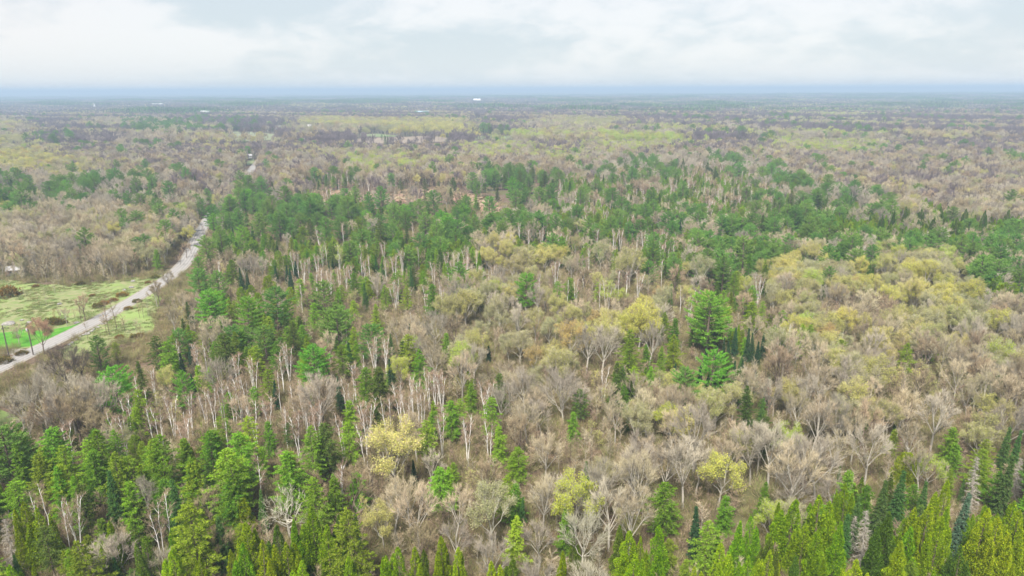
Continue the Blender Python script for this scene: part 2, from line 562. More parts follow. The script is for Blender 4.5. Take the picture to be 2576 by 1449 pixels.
def birch(seed, h=13.5, stems=3, leaf=0, spread=2.4):
    rng = np.random.default_rng(seed)
    trunks, crown, fol = [], Geo(), Geo()
    off = rng.random() * 6.28
    tws, twd, lp = [], [], []
    for i in range(stems):
        a = off + i * 6.28 / stems + rng.normal() * 0.4
        hh = h * (1 - 0.16 * rng.random() * (i > 0))
        rad = spread * (0.35 + 0.5 * rng.random()) if stems > 1 else 0.5 * rng.random()
        b = np.array([math.cos(a), math.sin(a), 0]) * 0.22 * (stems > 1)
        T = np.array([math.cos(a) * rad, math.sin(a) * rad, hh])
        mid = np.array([math.cos(a) * rad * 0.22, math.sin(a) * rad * 0.22, hh * 0.5]) + rng.normal(size=3) * np.array([0.3, 0.3, 0])
        P = bez(b + np.array([0, 0, -0.3]), mid, T, 8)
        P[2:-1] += rng.normal(size=(5, 3)) * np.array([0.08, 0.08, 0])
        g = Geo()
        r = 0.078 + 0.025 * rng.random()
        g.tube(P, np.linspace(r, 0.04, 8), 6, 0)
        nb = 9
        for j in range(nb):
            t = 0.42 + 0.55 * (j + rng.random() * 0.7) / nb
            k = min(int(t * 7), 6)
            s = P[k] + (P[k + 1] - P[k]) * (t * 7 - k)
            aa = rng.random() * 6.28
            d = unit(np.array([math.cos(aa) * 0.55, math.sin(aa) * 0.55, 0.9]))
            l1 = (1.15 - 0.75 * (t - 0.4)) * (1.0 + rng.random()) * 1.15
            e = s + d * l1 + np.array([0, 0, 0.15])
            g.tube(bez(s, s + d * l1 * 0.5 - np.array([0, 0, 0.08]), e, 4), np.linspace(0.045, 0.016, 4), 3, 0)
            for q in range(5):
                s3 = s + (e - s) * (0.35 + 0.65 * rng.random())
                d3 = unit(d + rng.normal(size=3) * 0.6 + np.array([0, 0, 0.3]))
                e3 = s3 + d3 * (0.6 + 0.7 * rng.random())
                crown.tube(np.array([s3, e3]), [0.016, 0.008], 3, 0)
                n = 17
                tt = rng.random((n, 1))
                tws.append(s3 + (e3 - s3) * tt)
                twd.append(unit(d3 + rng.normal(size=(n, 3)) * 0.75))
                lp.append(e3)
        trunks.append(g)
    tws = np.concatenate(tws)
    twd = np.concatenate(twd)
    crown.tris(sliver_tris(rng, tws, twd, 0.4 + 0.6 * rng.random(len(tws)), np.full(len(tws), 0.026)), 1)
    if leaf:
        E = np.array(lp)
        C = E[rng.integers(0, len(E), leaf)] + ball(rng, leaf, 0.5)
        fol.tris(leaf_tris(rng, C, 0.15 * (0.6 + 0.8 * rng.random(leaf)), 0.1, 1.2), 0)
    return dict(stems=trunks, crown=crown, foliage=fol if leaf else None)


def sapling(seed, h=6.5, leaf=0):
    rng = np.random.default_rng(seed)
    trunk, crown, fol = Geo(), Geo(), Geo()
    tws, twd = [], []
    T = np.array([rng.normal() * 0.3, rng.normal() * 0.3, h])
    P = bez(np.array([0, 0, -0.2]), np.array([0, 0, h * 0.5]) + rng.normal(size=3) * 0.15, T, 6)
    trunk.tube(P, np.linspace(0.07, 0.015, 6), 5, 0)
    for j in range(20):
        t = 0.22 + 0.78 * rng.random()
        k = min(int(t * 5), 4)
        s = P[k] + (P[k + 1] - P[k]) * (t * 5 - k)
        a = rng.random() * 6.28
        d = unit(np.array([math.cos(a), math.sin(a), 0.75 + 0.5 * rng.random()]))
        l = h * (0.10 + 0.20 * (1 - t) + 0.06 * rng.random())
        e = s + d * l
        crown.tube(np.array([s, e]), [0.022, 0.008], 3, 0)
        n = 26
        tt = rng.random((n, 1))
        tws.append(s + (e - s) * tt)
        twd.append(unit(d + rng.normal(size=(n, 3)) * 0.65))
    tws = np.concatenate(tws)
    twd = np.concatenate(twd)
    crown.tris(sliver_tris(rng, tws, twd, 0.35 + 0.55 * rng.random(len(tws)), np.full(len(tws), 0.032)), 1)
    if leaf:
        C = (tws + twd * 0.5)[rng.integers(0, len(tws), leaf)] + ball(rng, leaf, 0.15)
        fol.tris(leaf_tris(rng, C, 0.16 * (0.6 + 0.8 * rng.random(leaf)), 0.1, 1.2), 0)
    return dict(trunk=trunk, crown=crown, foliage=fol if leaf else None)


def white_pine(seed, h=17.0, spread=4.0, base=0.22):
    rng = np.random.default_rng(seed)
    trunk, crown = Geo(), Geo()
    trunk.tube(np.array([[0, 0, -0.3], [0.1, 0, h * 0.4], [0, 0.1, h * 0.75], [0, 0, h]]), [0.32, 0.26, 0.15, 0.03], 7, 0)
    z = h * base
    A, D = [], []
    while z < h - 0.4:
        t = (z - h * base) / (h * (1 - base))
        prof = math.sin(math.pi * min(1, 0.25 + 0.72 * t)) ** 0.8 * (1 if t < 0.8 else 1.0 - 0.35 * (t - 0.8) / 0.2)
        nb = rng.integers(4, 7)
        off = rng.random() * 6.28
        for i in range(nb):
            a = off + i * 6.28 / nb + rng.normal() * 0.3
            l = max(0.5, spread * prof * (0.6 + 0.5 * rng.random()))
            rise = 0.10 + 0.45 * t
            s = np.array([0, 0, z + rng.normal() * 0.15])
            e = s + np.array([math.cos(a) * l, math.sin(a) * l, l * rise])
            m = (s + e) / 2 + np.array([0, 0, -0.10 * l])
            P = bez(s, m, e, 6)
            crown.tube(P, np.linspace(0.06, 0.02, 6), 3, 0)
            n = int(14 + l * 11)
            tt = 0.28 + 0.72 * rng.random(n) ** 0.8
            k = np.minimum((tt * 5).astype(int), 4)
            pos = P[k] + (P[k + 1] - P[k]) * (tt * 5 - k)[:, None]
            lat = np.array([-math.sin(a), math.cos(a), 0])
            pos = pos + lat * (rng.normal(size=n) * 0.17 * l * (1.15 - tt))[:, None] + np.array([0, 0, 1]) * (np.abs(rng.normal(size=n)) * 0.10)[:, None]
            dirs = unit(unit(e - s) * 0.7 + rng.normal(size=(n, 3)) * 0.6 + np.array([0, 0, 0.75]))
            for _ in range(4):
                A.append(pos + rng.normal(size=pos.shape) * 0.07)
                D.append(unit(dirs + rng.normal(size=dirs.shape) * 0.6))
        z += 0.62 + 0.45 * rng.random()
    A = np.concatenate(A)
    D = np.concatenate(D)
    n = len(A)
    crown.tris(sliver_tris(rng, A, D, 0.26 + 0.30 * rng.random(n), 0.075 + 0.06 * rng.random(n)), 1)
    return dict(trunk=trunk, crown=crown)


def tiered(seed, h=13.0, spread=1.9, droop=0.25, step=0.42, dens=11.0, size=0.30, base=0.06, power=0.85, ragged=0.25, width=0.12, tip=0.0):
    """spruce, fir, hemlock: whorls of boughs carrying flat sprays"""
    rng = np.random.default_rng(seed)
    trunk, crown = Geo(), Geo()
    trunk.tube(np.array([[0, 0, -0.3], [0, 0, h * 0.5], [0, 0, h * 0.98]]), [h * 0.013, h * 0.009, 0.02], 6, 0)
    z = h * base
    A, D = [], []
    while z < h * 0.985:
        t = (z - h * base) / (h * (1 - base))
        nb = rng.integers(5, 8)
        off = rng.random() * 6.28
        for i in range(nb):
            a = off + i * 6.28 / nb + rng.normal() * 0.2
            l = max(0.15, spread * (1 - t) ** power * (1 + ragged * rng.normal()))
            if t < 0.12:
                l *= 0.75
            s = np.array([0, 0, z + rng.normal() * 0.08])
            e = s + np.array([math.cos(a) * l, math.sin(a) * l, -droop * l + tip * l])
            m = (s + e) / 2 + np.array([0, 0, 0.10 * l - 0.06 * l * (tip > 0)])
            P = bez(s, m, e, 5)
            if l > 0.6:
                crown.tube(P[::2], np.linspace(0.03, 0.01, 3), 3, 0)
            n = int(4 + l * dens)
            tt = 0.12 + 0.88 * rng.random(n) ** 0.75
            k = np.minimum((tt * 4).astype(int), 3)
            pos = P[k] + (P[k + 1] - P[k]) * (tt * 4 - k)[:, None]
            lat = np.array([-math.sin(a), math.cos(a), 0])
            lo = rng.normal(size=n) * 0.20 * l * (1.1 - tt)
            pos = pos + lat * lo[:, None]
            dr = unit(unit(e - s) + lat * (np.sign(lo) * 0.5)[:, None] + rng.normal(size=(n, 3)) * 0.35)
            for _ in range(2):
                A.append(pos + rng.normal(size=pos.shape) * 0.05)
                D.append(unit(dr + rng.normal(size=dr.shape) * 0.35))
        z += step * (0.8 + 0.5 * rng.random()) * (1 - 0.45 * t)
    A = np.concatenate(A)
    D = np.concatenate(D)
    n = len(A)
    crown.tris(sliver_tris(rng, A, D, size * (0.8 + 0.8 * rng.random(n)), width * (0.8 + 0.8 * rng.random(n))), 1)
    top = np.array([[0, 0, h * 0.93], [0, 0, h * 1.03]])
    crown.tube(top, [0.06, 0.015], 4, 1)
    return dict(trunk=trunk, crown=crown)


def cedar(seed, h=12.0, spread=2.3, n=5200, tops=1, bluntness=0.55):
    """dense white cedar: upright flat sprays over a lobed cone"""
    rng = np.random.default_rng(seed)
    trunk, crown = Geo(), Geo()
    trunk.tube(np.array([[0, 0, -0.3], [0, 0, h * 0.5], [0, 0, h * 0.93]]), [0.24, 0.15, 0.03], 6, 0)
    nl = 60
    la = rng.random(nl) * 6.28
    lz = rng.random(nl) ** 1.15
    C, out = [], []
    cones = [(0, 0, h, spread)]
    for k in range(tops - 1):
        a = rng.random() * 6.28
        cones.append((math.cos(a) * spread * 0.6, math.sin(a) * spread * 0.6, h * (0.74 + 0.16 * rng.random()), spread * 0.72))
    for (ox, oy, hh, sp) in cones:
        m = n // len(cones)
        t = rng.random(m) ** 1.25
        a = rng.random(m) * 6.28
        a0 = rng.random() * 6.28
        prof = (1 - t) ** bluntness * np.clip(0.55 + t * 4, 0, 1)
        lobes = np.zeros(m)
        for q in range(nl):
            da = np.angle(np.exp(1j * (a - la[q])))
            lobes = np.maximum(lobes, np.exp(-((da * (0.3 + prof) * 2.3) ** 2 + ((t - lz[q]) * hh / 1.1) ** 2)))
        r = sp * prof * (0.50 + 0.56 * lobes) * (1 - 0.22 * rng.random(m) ** 2) * (1 + 0.16 * np.sin(2 * a + a0 + 3 * t))
        z = t * hh * 0.985 + 0.25 + 0.35 * lobes
        C.append(np.stack([ox + np.cos(a) * r, oy + np.sin(a) * r, z], 1))
        out.append(np.stack([np.cos(a), np.sin(a), np.full(m, 0.0)], 1))
    C = np.concatenate(C)
    out = np.concatenate(out)
    d = unit(out * 0.55 + np.array([0, 0, 0.75]) + rng.normal(size=C.shape) * 0.45)
    m = len(C)
    crown.tris(sliver_tris(rng, C - d * 0.14, d, 0.20 + 0.20 * rng.random(m), 0.07 + 0.07 * rng.random(m)), 1)
    for i in range(26):
        zz_ = h * (0.1 + 0.75 * i / 26)
        a = i * 2.4
        l = spread * (1 - zz_ / h) ** bluntness * 0.75
        crown.tube(np.array([[0, 0, zz_], [math.cos(a) * l, math.sin(a) * l, zz_ + l * 0.5]]), [0.035, 0.012], 3, 0)
    return dict(trunk=trunk, crown=crown)


def dead_conifer(seed, h=11.0, spread=1.5):
    rng = np.random.default_rng(seed)
    trunk, crown = Geo(), Geo()
    trunk.tube(np.array([[0, 0, -0.3], [0, 0, h * 0.5], [0, 0, h]]), [0.16, 0.11, 0.02], 6, 0)
    A, D = [], []
    z = h * 0.12
    while z < h * 0.98:
        t = z / h
        for i in range(6):
            a = rng.random() * 6.28
            l = max(0.2, spread * (1 - t) ** 0.75 * (0.7 + 0.5 * rng.random()))
            s = np.array([0, 0, z])
            e = s + np.array([math.cos(a) * l, math.sin(a) * l, -0.22 * l])
            crown.tube(np.array([s, e]), [0.03, 0.01], 3, 0)
            n = int(5 + l * 12)
            tt = rng.random((n, 1))
            A.append(s + (e - s) * tt)
            D.append(unit(unit(e - s) + rng.normal(size=(n, 3)) * 0.7))
        z += 0.30 + 0.2 * rng.random()
    A = np.concatenate(A)
    D = np.concatenate(D)
    crown.tris(sliver_tris(rng, A, D, 0.3 + 0.35 * rng.random(len(A)), np.full(len(A), 0.05)), 1)
    return dict(trunk=trunk, crown=crown)


def shrub(seed, r=1.0, h=1.1, n=900):
    rng = np.random.default_rng(seed)
    g = Geo()
    p = ball(rng, n, 1.0)
    p = p / np.maximum(np.linalg.norm(p, axis=1, keepdims=True), 0.3) * (0.65 + 0.35 * rng.random((n, 1)))
    p[:, 2] = np.abs(p[:, 2])
    p = p * np.array([r, r, h])
    lump = 1 + 0.22 * np.sin(p[:, :1] * 4.1 + seed) * np.sin(p[:, 1:2] * 3.7)
    p *= lump
    d = unit(p + np.array([0, 0, 0.4]) + rng.normal(size=p.shape) * 0.5)
    g.tris(sliver_tris(rng, p - d * 0.1, d, 0.22 + 0.2 * rng.random(n), 0.09 + 0.06 * rng.random(n)), 1)
    st = Geo()
    for i in range(7):
        a = i * 2.4
        st.tube(np.array([[0, 0, -0.1], [math.cos(a) * r * 0.7, math.sin(a) * r * 0.7, h * 0.7]]), [0.03, 0.01], 3, 0)
    return dict(trunk=st, crown=g)


# ------------------------------------------------------------------ prototypes: kind, colour, shape variant -> list of parts
NV = 4
SHAPES = {}


def shapes(kind, fn, nv=NV):
    SHAPES[kind] = [fn(i) for i in range(nv)]


shapes('bare_maple', lambda i: broadleaf(10 + i, 14.5 + i * 0.7, 4.3 + 0.35 * (i % 3), 0.30, 7, 8, 7, 12))
shapes('bare_oak', lambda i: broadleaf(30 + i, 13.5, 5.6, 0.22, 9, 9, 6, 10, gnarl=0.5, tw=0.034), 3)
shapes('gnarled_oak', lambda i: broadleaf(40 + i, 9.5, 4.0, 0.2, 8, 6, 4, 3, gnarl=1.3, tw=0.05, r0=0.26), 1)
shapes('budding_oak', lambda i: broadleaf(50 + i, 13.5 + 0.5 * i, 4.4 + 0.3 * (i % 2), 0.25, 7, 8, 6, 8, leaf=8500, leaf_size=0.145, gnarl=0.3, top_bias=0.25), 4)
shapes('aspen_tree', lambda i: broadleaf(70 + i, 14.0, 2.5, 0.42, 7, 6, 5, 7, leaf=4500, leaf_size=0.13, r0=0.13), 3)
shapes('white_birch', lambda i: birch(90 + i, 13.2 + 0.4 * (i % 3), [2, 3, 1, 4, 2, 5][i], spread=[2.0, 2.6, 1.2, 3.0, 2.6, 3.4][i]), 6)
shapes('leafing_birch', lambda i: birch(110 + i, 13.5, [2, 3][i], leaf=2200), 2)
shapes('bare_sapling', lambda i: sapling(120 + i, 6.0 + 1.1 * i), 4)
shapes('budding_sapling', lambda i: sapling(130 + i, 6.0 + i, leaf=600), 3)
shapes('white_pine', lambda i: white_pine(140 + i, 15.5 + 0.8 * (i % 3), 5.0 + 0.7 * (i % 2), 0.16 + 0.05 * (i % 2)), 4)
shapes('hemlock_tree', lambda i: tiered(160 + i, 12.2 + 0.7 * (i % 4), [2.6, 3.0, 2.3, 3.3, 2.7][i], 0.10, [0.50, 0.62, 0.46, 0.70, 0.8][i], 24.0, 0.24, [0.05, 0.16, 0.08, 0.2, 0.28][i], [0.62, 0.5, 0.75, 0.55, 0.45][i], 0.38, 0.075, tip=0.12), 5)
shapes('spruce_tree', lambda i: tiered(180 + i, 12.5, 1.6 + 0.15 * i, 0.32, 0.36, 20, 0.23, 0.04, 0.95, 0.16, 0.085), 4)
shapes('cedar_tree', lambda i: cedar(200 + i, 11.5 + 0.5 * i, [2.25, 2.6, 2.7, 2.9][i], 15000, [1, 3, 2, 4][i], [0.85, 0.75, 0.65, 0.72][i]), 4)
shapes('round_cedar', lambda i: cedar(210 + i, 9.0, 2.9, 9000, 1, 0.36), 2)
shapes('dead_spruce', lambda i: dead_conifer(220 + i, 11.5, 1.5 + 0.3 * i), 2)
shapes('juniper_bush', lambda i: shrub(240 + i, 1.6, 1.4, 1100), 3)

# kind -> colours -> (bark, twig, foliage)
SPEC = {
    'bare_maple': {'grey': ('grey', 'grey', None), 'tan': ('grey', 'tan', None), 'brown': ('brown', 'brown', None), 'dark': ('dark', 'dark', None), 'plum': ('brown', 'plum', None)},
    'bare_oak': {'grey': ('grey', 'grey', None), 'pale': ('pale', 'pale', None), 'dark': ('dark', 'dark', None)},
    'gnarled_oak': {'pale': ('pale', 'pale', None)},
    'budding_oak': {'gold': ('grey', 'tan', 'gold'), 'olive': ('grey', 'grey', 'olive'), 'pale': ('pale', 'pale', 'pale'), 'orange': ('grey', 'tan', 'orange'), 'yellow': ('grey', 'tan', 'yellow'), 'lime': ('grey', 'pale', 'lime'), 'red': ('brown', 'brown', 'bud_red')},
    'aspen_tree': {'lime': ('pale', 'pale', 'lime'), 'yellow': ('pale', 'pale', 'yellow')},
    'white_birch': {'white': ('birch', 'red', None), 'tan': ('birch', 'tan', None)},
    'leafing_birch': {'lime': ('white', 'tan', 'lime')},
    'bare_sapling': {'brown': ('brown', 'brown', None), 'tan': ('grey', 'tan', None), 'red': ('brown', 'red', None)},
    'budding_sapling': {'olive': ('brown', 'brown', 'olive'), 'gold': ('brown', 'tan', 'gold')},
    'white_pine': {'pine': ('brown', None, 'pine'), 'bright': ('brown', None, 'bright')},
    'hemlock_tree': {'hemlock': ('brown', None, 'hemlock'), 'light': ('brown', None, 'hemlock_light'), 'dark': ('brown', None, 'hemlock_dark')},
    'spruce_tree': {'spruce': ('brown', None, 'spruce'), 'green': ('brown', None, 'spruce_green'), 'blue': ('brown', None, 'spruce_blue')},
    'cedar_tree': {'cedar': ('brown', None, 'cedar'), 'yellow': ('brown', None, 'cedar_yellow'), 'dark': ('brown', None, 'cedar_dark')},
    'round_cedar': {'cedar': ('brown', None, 'cedar'), 'yellow': ('brown', None, 'cedar_yellow')},
    'dead_spruce': {'dead': ('grey', None, 'dead')},
    'juniper_bush': {'rust': ('brown', None, 'rust'), 'juniper': ('brown', None, 'juniper')},
}
PARTS = {}      # (kind, variant) -> [(part name, mesh, slot roles)]
WHOLE = {}      # (kind, variant) -> (one mesh with everything, slot roles), for the far woods
HT = {}


def resolve(kind, colour, roles):
    bk, tw, fo = SPEC[kind][colour]
    out = []
    for r in roles:
        if r == 'bark':
            out.append(BARK[bk])
        elif r == 'twig':
            out.append(TWIG[tw] if tw else LEAF[fo])
        else:
            out.append(LEAF[fo])
    return out


for kind in SPEC:
    c0 = next(iter(SPEC[kind]))
    for vi, sh in enumerate(SHAPES[kind]):
        HT[(kind, vi)] = max(v[:, 2].max() for v in sh['crown'].v)
        items = [('stem', g, ['bark']) for g in sh.get('stems', [])]
        if 'trunk' in sh:
            items.append(('trunk', sh['trunk'], ['bark']))
        items += [('limb', g, ['bark']) for g in sh.get('limbs', [])]
        items.append(('crown', sh['crown'], ['twig', 'twig'] if 'birch' in kind else ['bark', 'twig']))
        if sh.get('foliage'):
            items.append(('foliage', sh['foliage'], ['leaf']))
        PARTS[(kind, vi)] = [(n, g.build(f'{kind}_{n}', resolve(kind, c0, r)), r) for n, g, r in items]
        jg, roles = Geo(), []
        for n, g, r in items:
            jg.v += g.v
            jg.f += [f + jg.n for f in g.f]
            jg.m += [m + len(roles) for m in g.m]
            jg.n += g.n
            roles += r
        WHOLE[(kind, vi)] = (jg.build(f'{kind}_whole', resolve(kind, c0, roles)), roles)


def set_mats(o, mats):
    for sl, mt in zip(o.material_slots, mats):
        sl.link = 'OBJECT'
        sl.material = mt


# ------------------------------------------------------------------ where things stand (read off the photograph, then set on the ground)
def gpt(x, y, z=0.0):
    p = at(x, y, z)
    return (p[0], p[1])


def ground_at(x, y):
    p = at(x, y, 0.0)
    for _ in range(6):
        p = at(x, y, float(ground_z(p[0], p[1])))
    return p


ROAD_PX = [(-260, 1040), (-120, 980), (0, 925), (100, 876), (200, 828), (300, 775), (400, 714), (440, 685), (468, 657), (487, 622), (500, 590), (560, 500), (618, 445), (638, 418), (656, 398), (676, 372), (694, 340), (703, 316)]
road_pts = np.array([ground_at(x, y)[:2] for x, y in ROAD_PX])


def smooth_line(p, n):
    """Catmull-Rom through the points, evenly resampled"""
    q = np.vstack([2 * p[0] - p[1], p, 2 * p[-1] - p[-2]])
    out = []
    for i in range(1, len(q) - 2):
        t = np.linspace(0, 1, 12, endpoint=False)[:, None]
        a, b, c, d = q[i - 1], q[i], q[i + 1], q[i + 2]
        out.append(0.5 * ((2 * b) + (c - a) * t + (2 * a - 5 * b + 4 * c - d) * t ** 2 + (3 * b - a - 3 * c + d) * t ** 3))
    out = np.vstack(out + [q[-2][None]])
    s = np.concatenate([[0], np.cumsum(np.linalg.norm(np.diff(out, axis=0), axis=1))])
    t = np.linspace(0, s[-1], n)
    return np.stack([np.interp(t, s, out[:, 0]), np.interp(t, s, out[:, 1])], 1)


ROAD = smooth_line(road_pts, 260)

FIELD_PX = [(-160, 700), (0, 700), (110, 716), (200, 712), (300, 704), (385, 690), (412, 692), (395, 716), (300, 772), (200, 826), (110, 868), (40, 880), (-60, 900), (-260, 930)]
VERGE_PX = [(150, 880), (215, 838), (305, 785), (390, 735), (408, 742), (392, 790), (385, 845), (330, 862), (260, 872), (205, 905), (160, 905)]
NOOK_PX = [(-60, 1020), (0, 1030), (38, 1045), (66, 1068), (40, 1082), (-60, 1090)]
LAWN_PX = [(-120, 838), (20, 836), (60, 828), (110, 832), (180, 820), (268, 790), (225, 812), (150, 850), (105, 868), (30, 876), (-140, 905)]
BOG_PX = [(775, 505), (800, 482), (870, 478), (960, 492), (1010, 478), (1070, 474), (1180, 486), (1235, 500), (1320, 548), (1330, 565), (1260, 560), (1215, 545), (1180, 515), (1060, 505), (960, 515), (850, 520)]
MEADOW_PX = [(566, 344), (590, 331), (640, 333), (690, 338), (686, 352), (640, 357), (588, 354)]
TAN_PX = [(889, 356), (900, 349), (990, 346), (1060, 343), (1120, 345), (1136, 352), (1128, 357), (1010, 361), (930, 362)]
GREENF_PX = [(902, 339), (950, 337), (1000, 342), (990, 345), (910, 345)]
GREENF2_PX = [(1188, 343), (1240, 341), (1292, 344), (1290, 350), (1192, 351)]
STRIP_PX = [(715, 333), (780, 331), (862, 328), (862, 331), (780, 335), (718, 336)]
PATCH_PX = [(704, 312), (716, 304), (722, 304), (716, 316)]
FARM_PX = [(1186, 297), (1200, 293), (1222, 295), (1218, 299)]
YARD_PX = [(620, 408), (636, 400), (642, 404), (634, 414), (622, 416)]
AVENUE_PX = [(618, 444), (640, 408), (652, 395), (664, 396), (645, 426), (634, 446)]
OPEN_FAR = [AVENUE_PX, MEADOW_PX, TAN_PX, GREENF_PX, GREENF2_PX, STRIP_PX, PATCH_PX, FARM_PX, YARD_PX]

# what grows where: for each band of the view (top edge), code up to a column
BANDS = '''
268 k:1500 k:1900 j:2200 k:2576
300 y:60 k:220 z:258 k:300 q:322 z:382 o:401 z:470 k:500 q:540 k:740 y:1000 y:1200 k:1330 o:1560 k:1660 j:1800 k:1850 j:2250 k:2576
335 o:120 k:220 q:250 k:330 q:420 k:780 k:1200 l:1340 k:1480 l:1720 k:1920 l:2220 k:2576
375 y:170 a:620 a:800 o:960 a:1220 l:1500 a:2576
392 y:250 a:600 a:870 l:1080 a:1340 a:1500 q:1900 a:2250 a:2576
425 q:430 a:600 a:780 x:900 a:1190 p:1400 x:1900 q:2060 a:2576
465 p:130 q:260 a:290 q:430 a:590 p:700 a:760 x:900 w:1020 w:1190 p:1400 x:1620 h:1760 x:2000 q:2200 a:2576
505 m:490 p:840 p:1180 w:1320 q:1420 x:1560 d:1720 x:1950 d:2230 m:2320 c:2400 m:2576
545 m:480 p:640 p:1180 w:1250 d:1420 d:1560 x:1700 d:2100 c:2576
585 m:480 q:560 h:760 h:900 h:1180 o:1290 d:1380 b:1500 d:1620 x:1750 d:2000 d:2576
625 n:480 n:640 b:900 b:1190 y:1430 o:1470 n:1560 y:1640 d:1960 y:2060 d:2180 o:2400 d:2576
665 n:480 x:560 b:720 b:800 b:1000 x:1180 o:1330 b:1480 o:1640 n:1740 o:1820 d:1910 o:2130 y:2400 d:2576
705 n:480 h:560 x:760 b:900 x:1000 x:1110 o:1290 p:1340 b:1430 n:1640 b:1760 n:1870 b:1960 n:2250 y:2450 h:2576
745 n:480 p:640 h:860 x:1080 o:1280 p:1340 o:1480 n:1560 y:1690 n:1740 p:1830 n:1900 b:1950 n:2030 o:2100 n:2250 o:2450 m:2576
785 n:430 h:520 p:740 p:860 x:1010 m:1160 n:1260 m:1320 o:1480 y:1680 q:1740 p:1830 h:1920 b:2060 y:2180 n:2250 o:2400 m:2576
825 n:380 x:470 n:560 h:700 b:860 x:1010 m:1130 y:1240 o:1340 o:1560 h:1720 p:1820 s:1920 n:2060 o:2200 n:2330 x:2380 m:2576
865 n:360 h:500 n:600 b:760 h:900 b:1000 n:1130 o:1300 y:1460 m:1540 h:1690 s:1920 n:2100 o:2200 n:2400 m:2576
905 m:270 n:360 x:470 n:560 b:720 x:800 x:890 h:1000 n:1250 n:1350 m:1480 n:1560 h:1640 m:1740 p:1850 m:2050 o:2200 n:2400 m:2576
945 m:270 x:360 n:480 b:720 m:830 h:1000 b:1120 x:1250 m:1360 m:1490 n:1640 m:1740 y:1870 h:1900 n:2200 n:2400 l:2450 m:2576
985 m:270 x:350 b:480 b:720 m:830 b:960 b:1120 x:1240 n:1360 m:1500 n:1600 m:1840 h:1900 m:2330 m:2420 m:2576
1025 n:170 x:350 b:700 n:800 b:940 y:1050 x:1250 n:1420 n:1640 m:1800 m:2200 m:2400 m:2576
1065 h:200 h:460 b:560 h:700 x:900 n:1060 x:1260 n:1460 n:1640 m:1850 m:2250 m:2450 h:2576
1105 h:460 x:560 h:700 x:900 n:1050 x:1250 n:1640 m:1850 m:2300 x:2450 h:2576
1145 h:200 h:500 h:700 x:900 n:1060 x:1150 n:1420 n:1640 m:1780 n:1880 m:2200 c:2300 x:2450 h:2576
1185 h:700 x:900 n:1070 x:1160 n:1280 n:1420 m:1500 m:1780 n:1880 m:2100 c:2300 x:2450 h:2576
1225 h:640 x:720 x:900 m:1080 n:1200 o:1280 h:1330 n:1420 m:1520 m:1750 n:1870 x:2000 c:2220 s:2350 c:2576
1265 h:560 c:640 n:760 h:900 m:1080 n:1200 o:1290 h:1330 n:1430 m:1600 o:1650 h:1720 n:1800 c:2250 c:2400 c:2576
1305 h:580 c:650 n:760 c:920 m:1080 n:1200 o:1280 n:1430 m:1520 x:1640 h:1720 n:1780 c:2050 c:2200 c:2576
1345 c:140 h:400 c:760 c:900 n:1080 c:1130 n:1280 n:1430 c:1620 c:1720 c:2576
1390 c:260 x:400 c:760 c:1180 n:1250 c:1350 m:1480 c:2576
'''
BAND_Y, BAND_C = [], []
for ln in BANDS.strip().splitlines():
    w = ln.split()
    BAND_Y.append(float(w[0]))
    BAND_C.append([(float(s.split(':')[1]), s.split(':')[0]) for s in w[1:]])
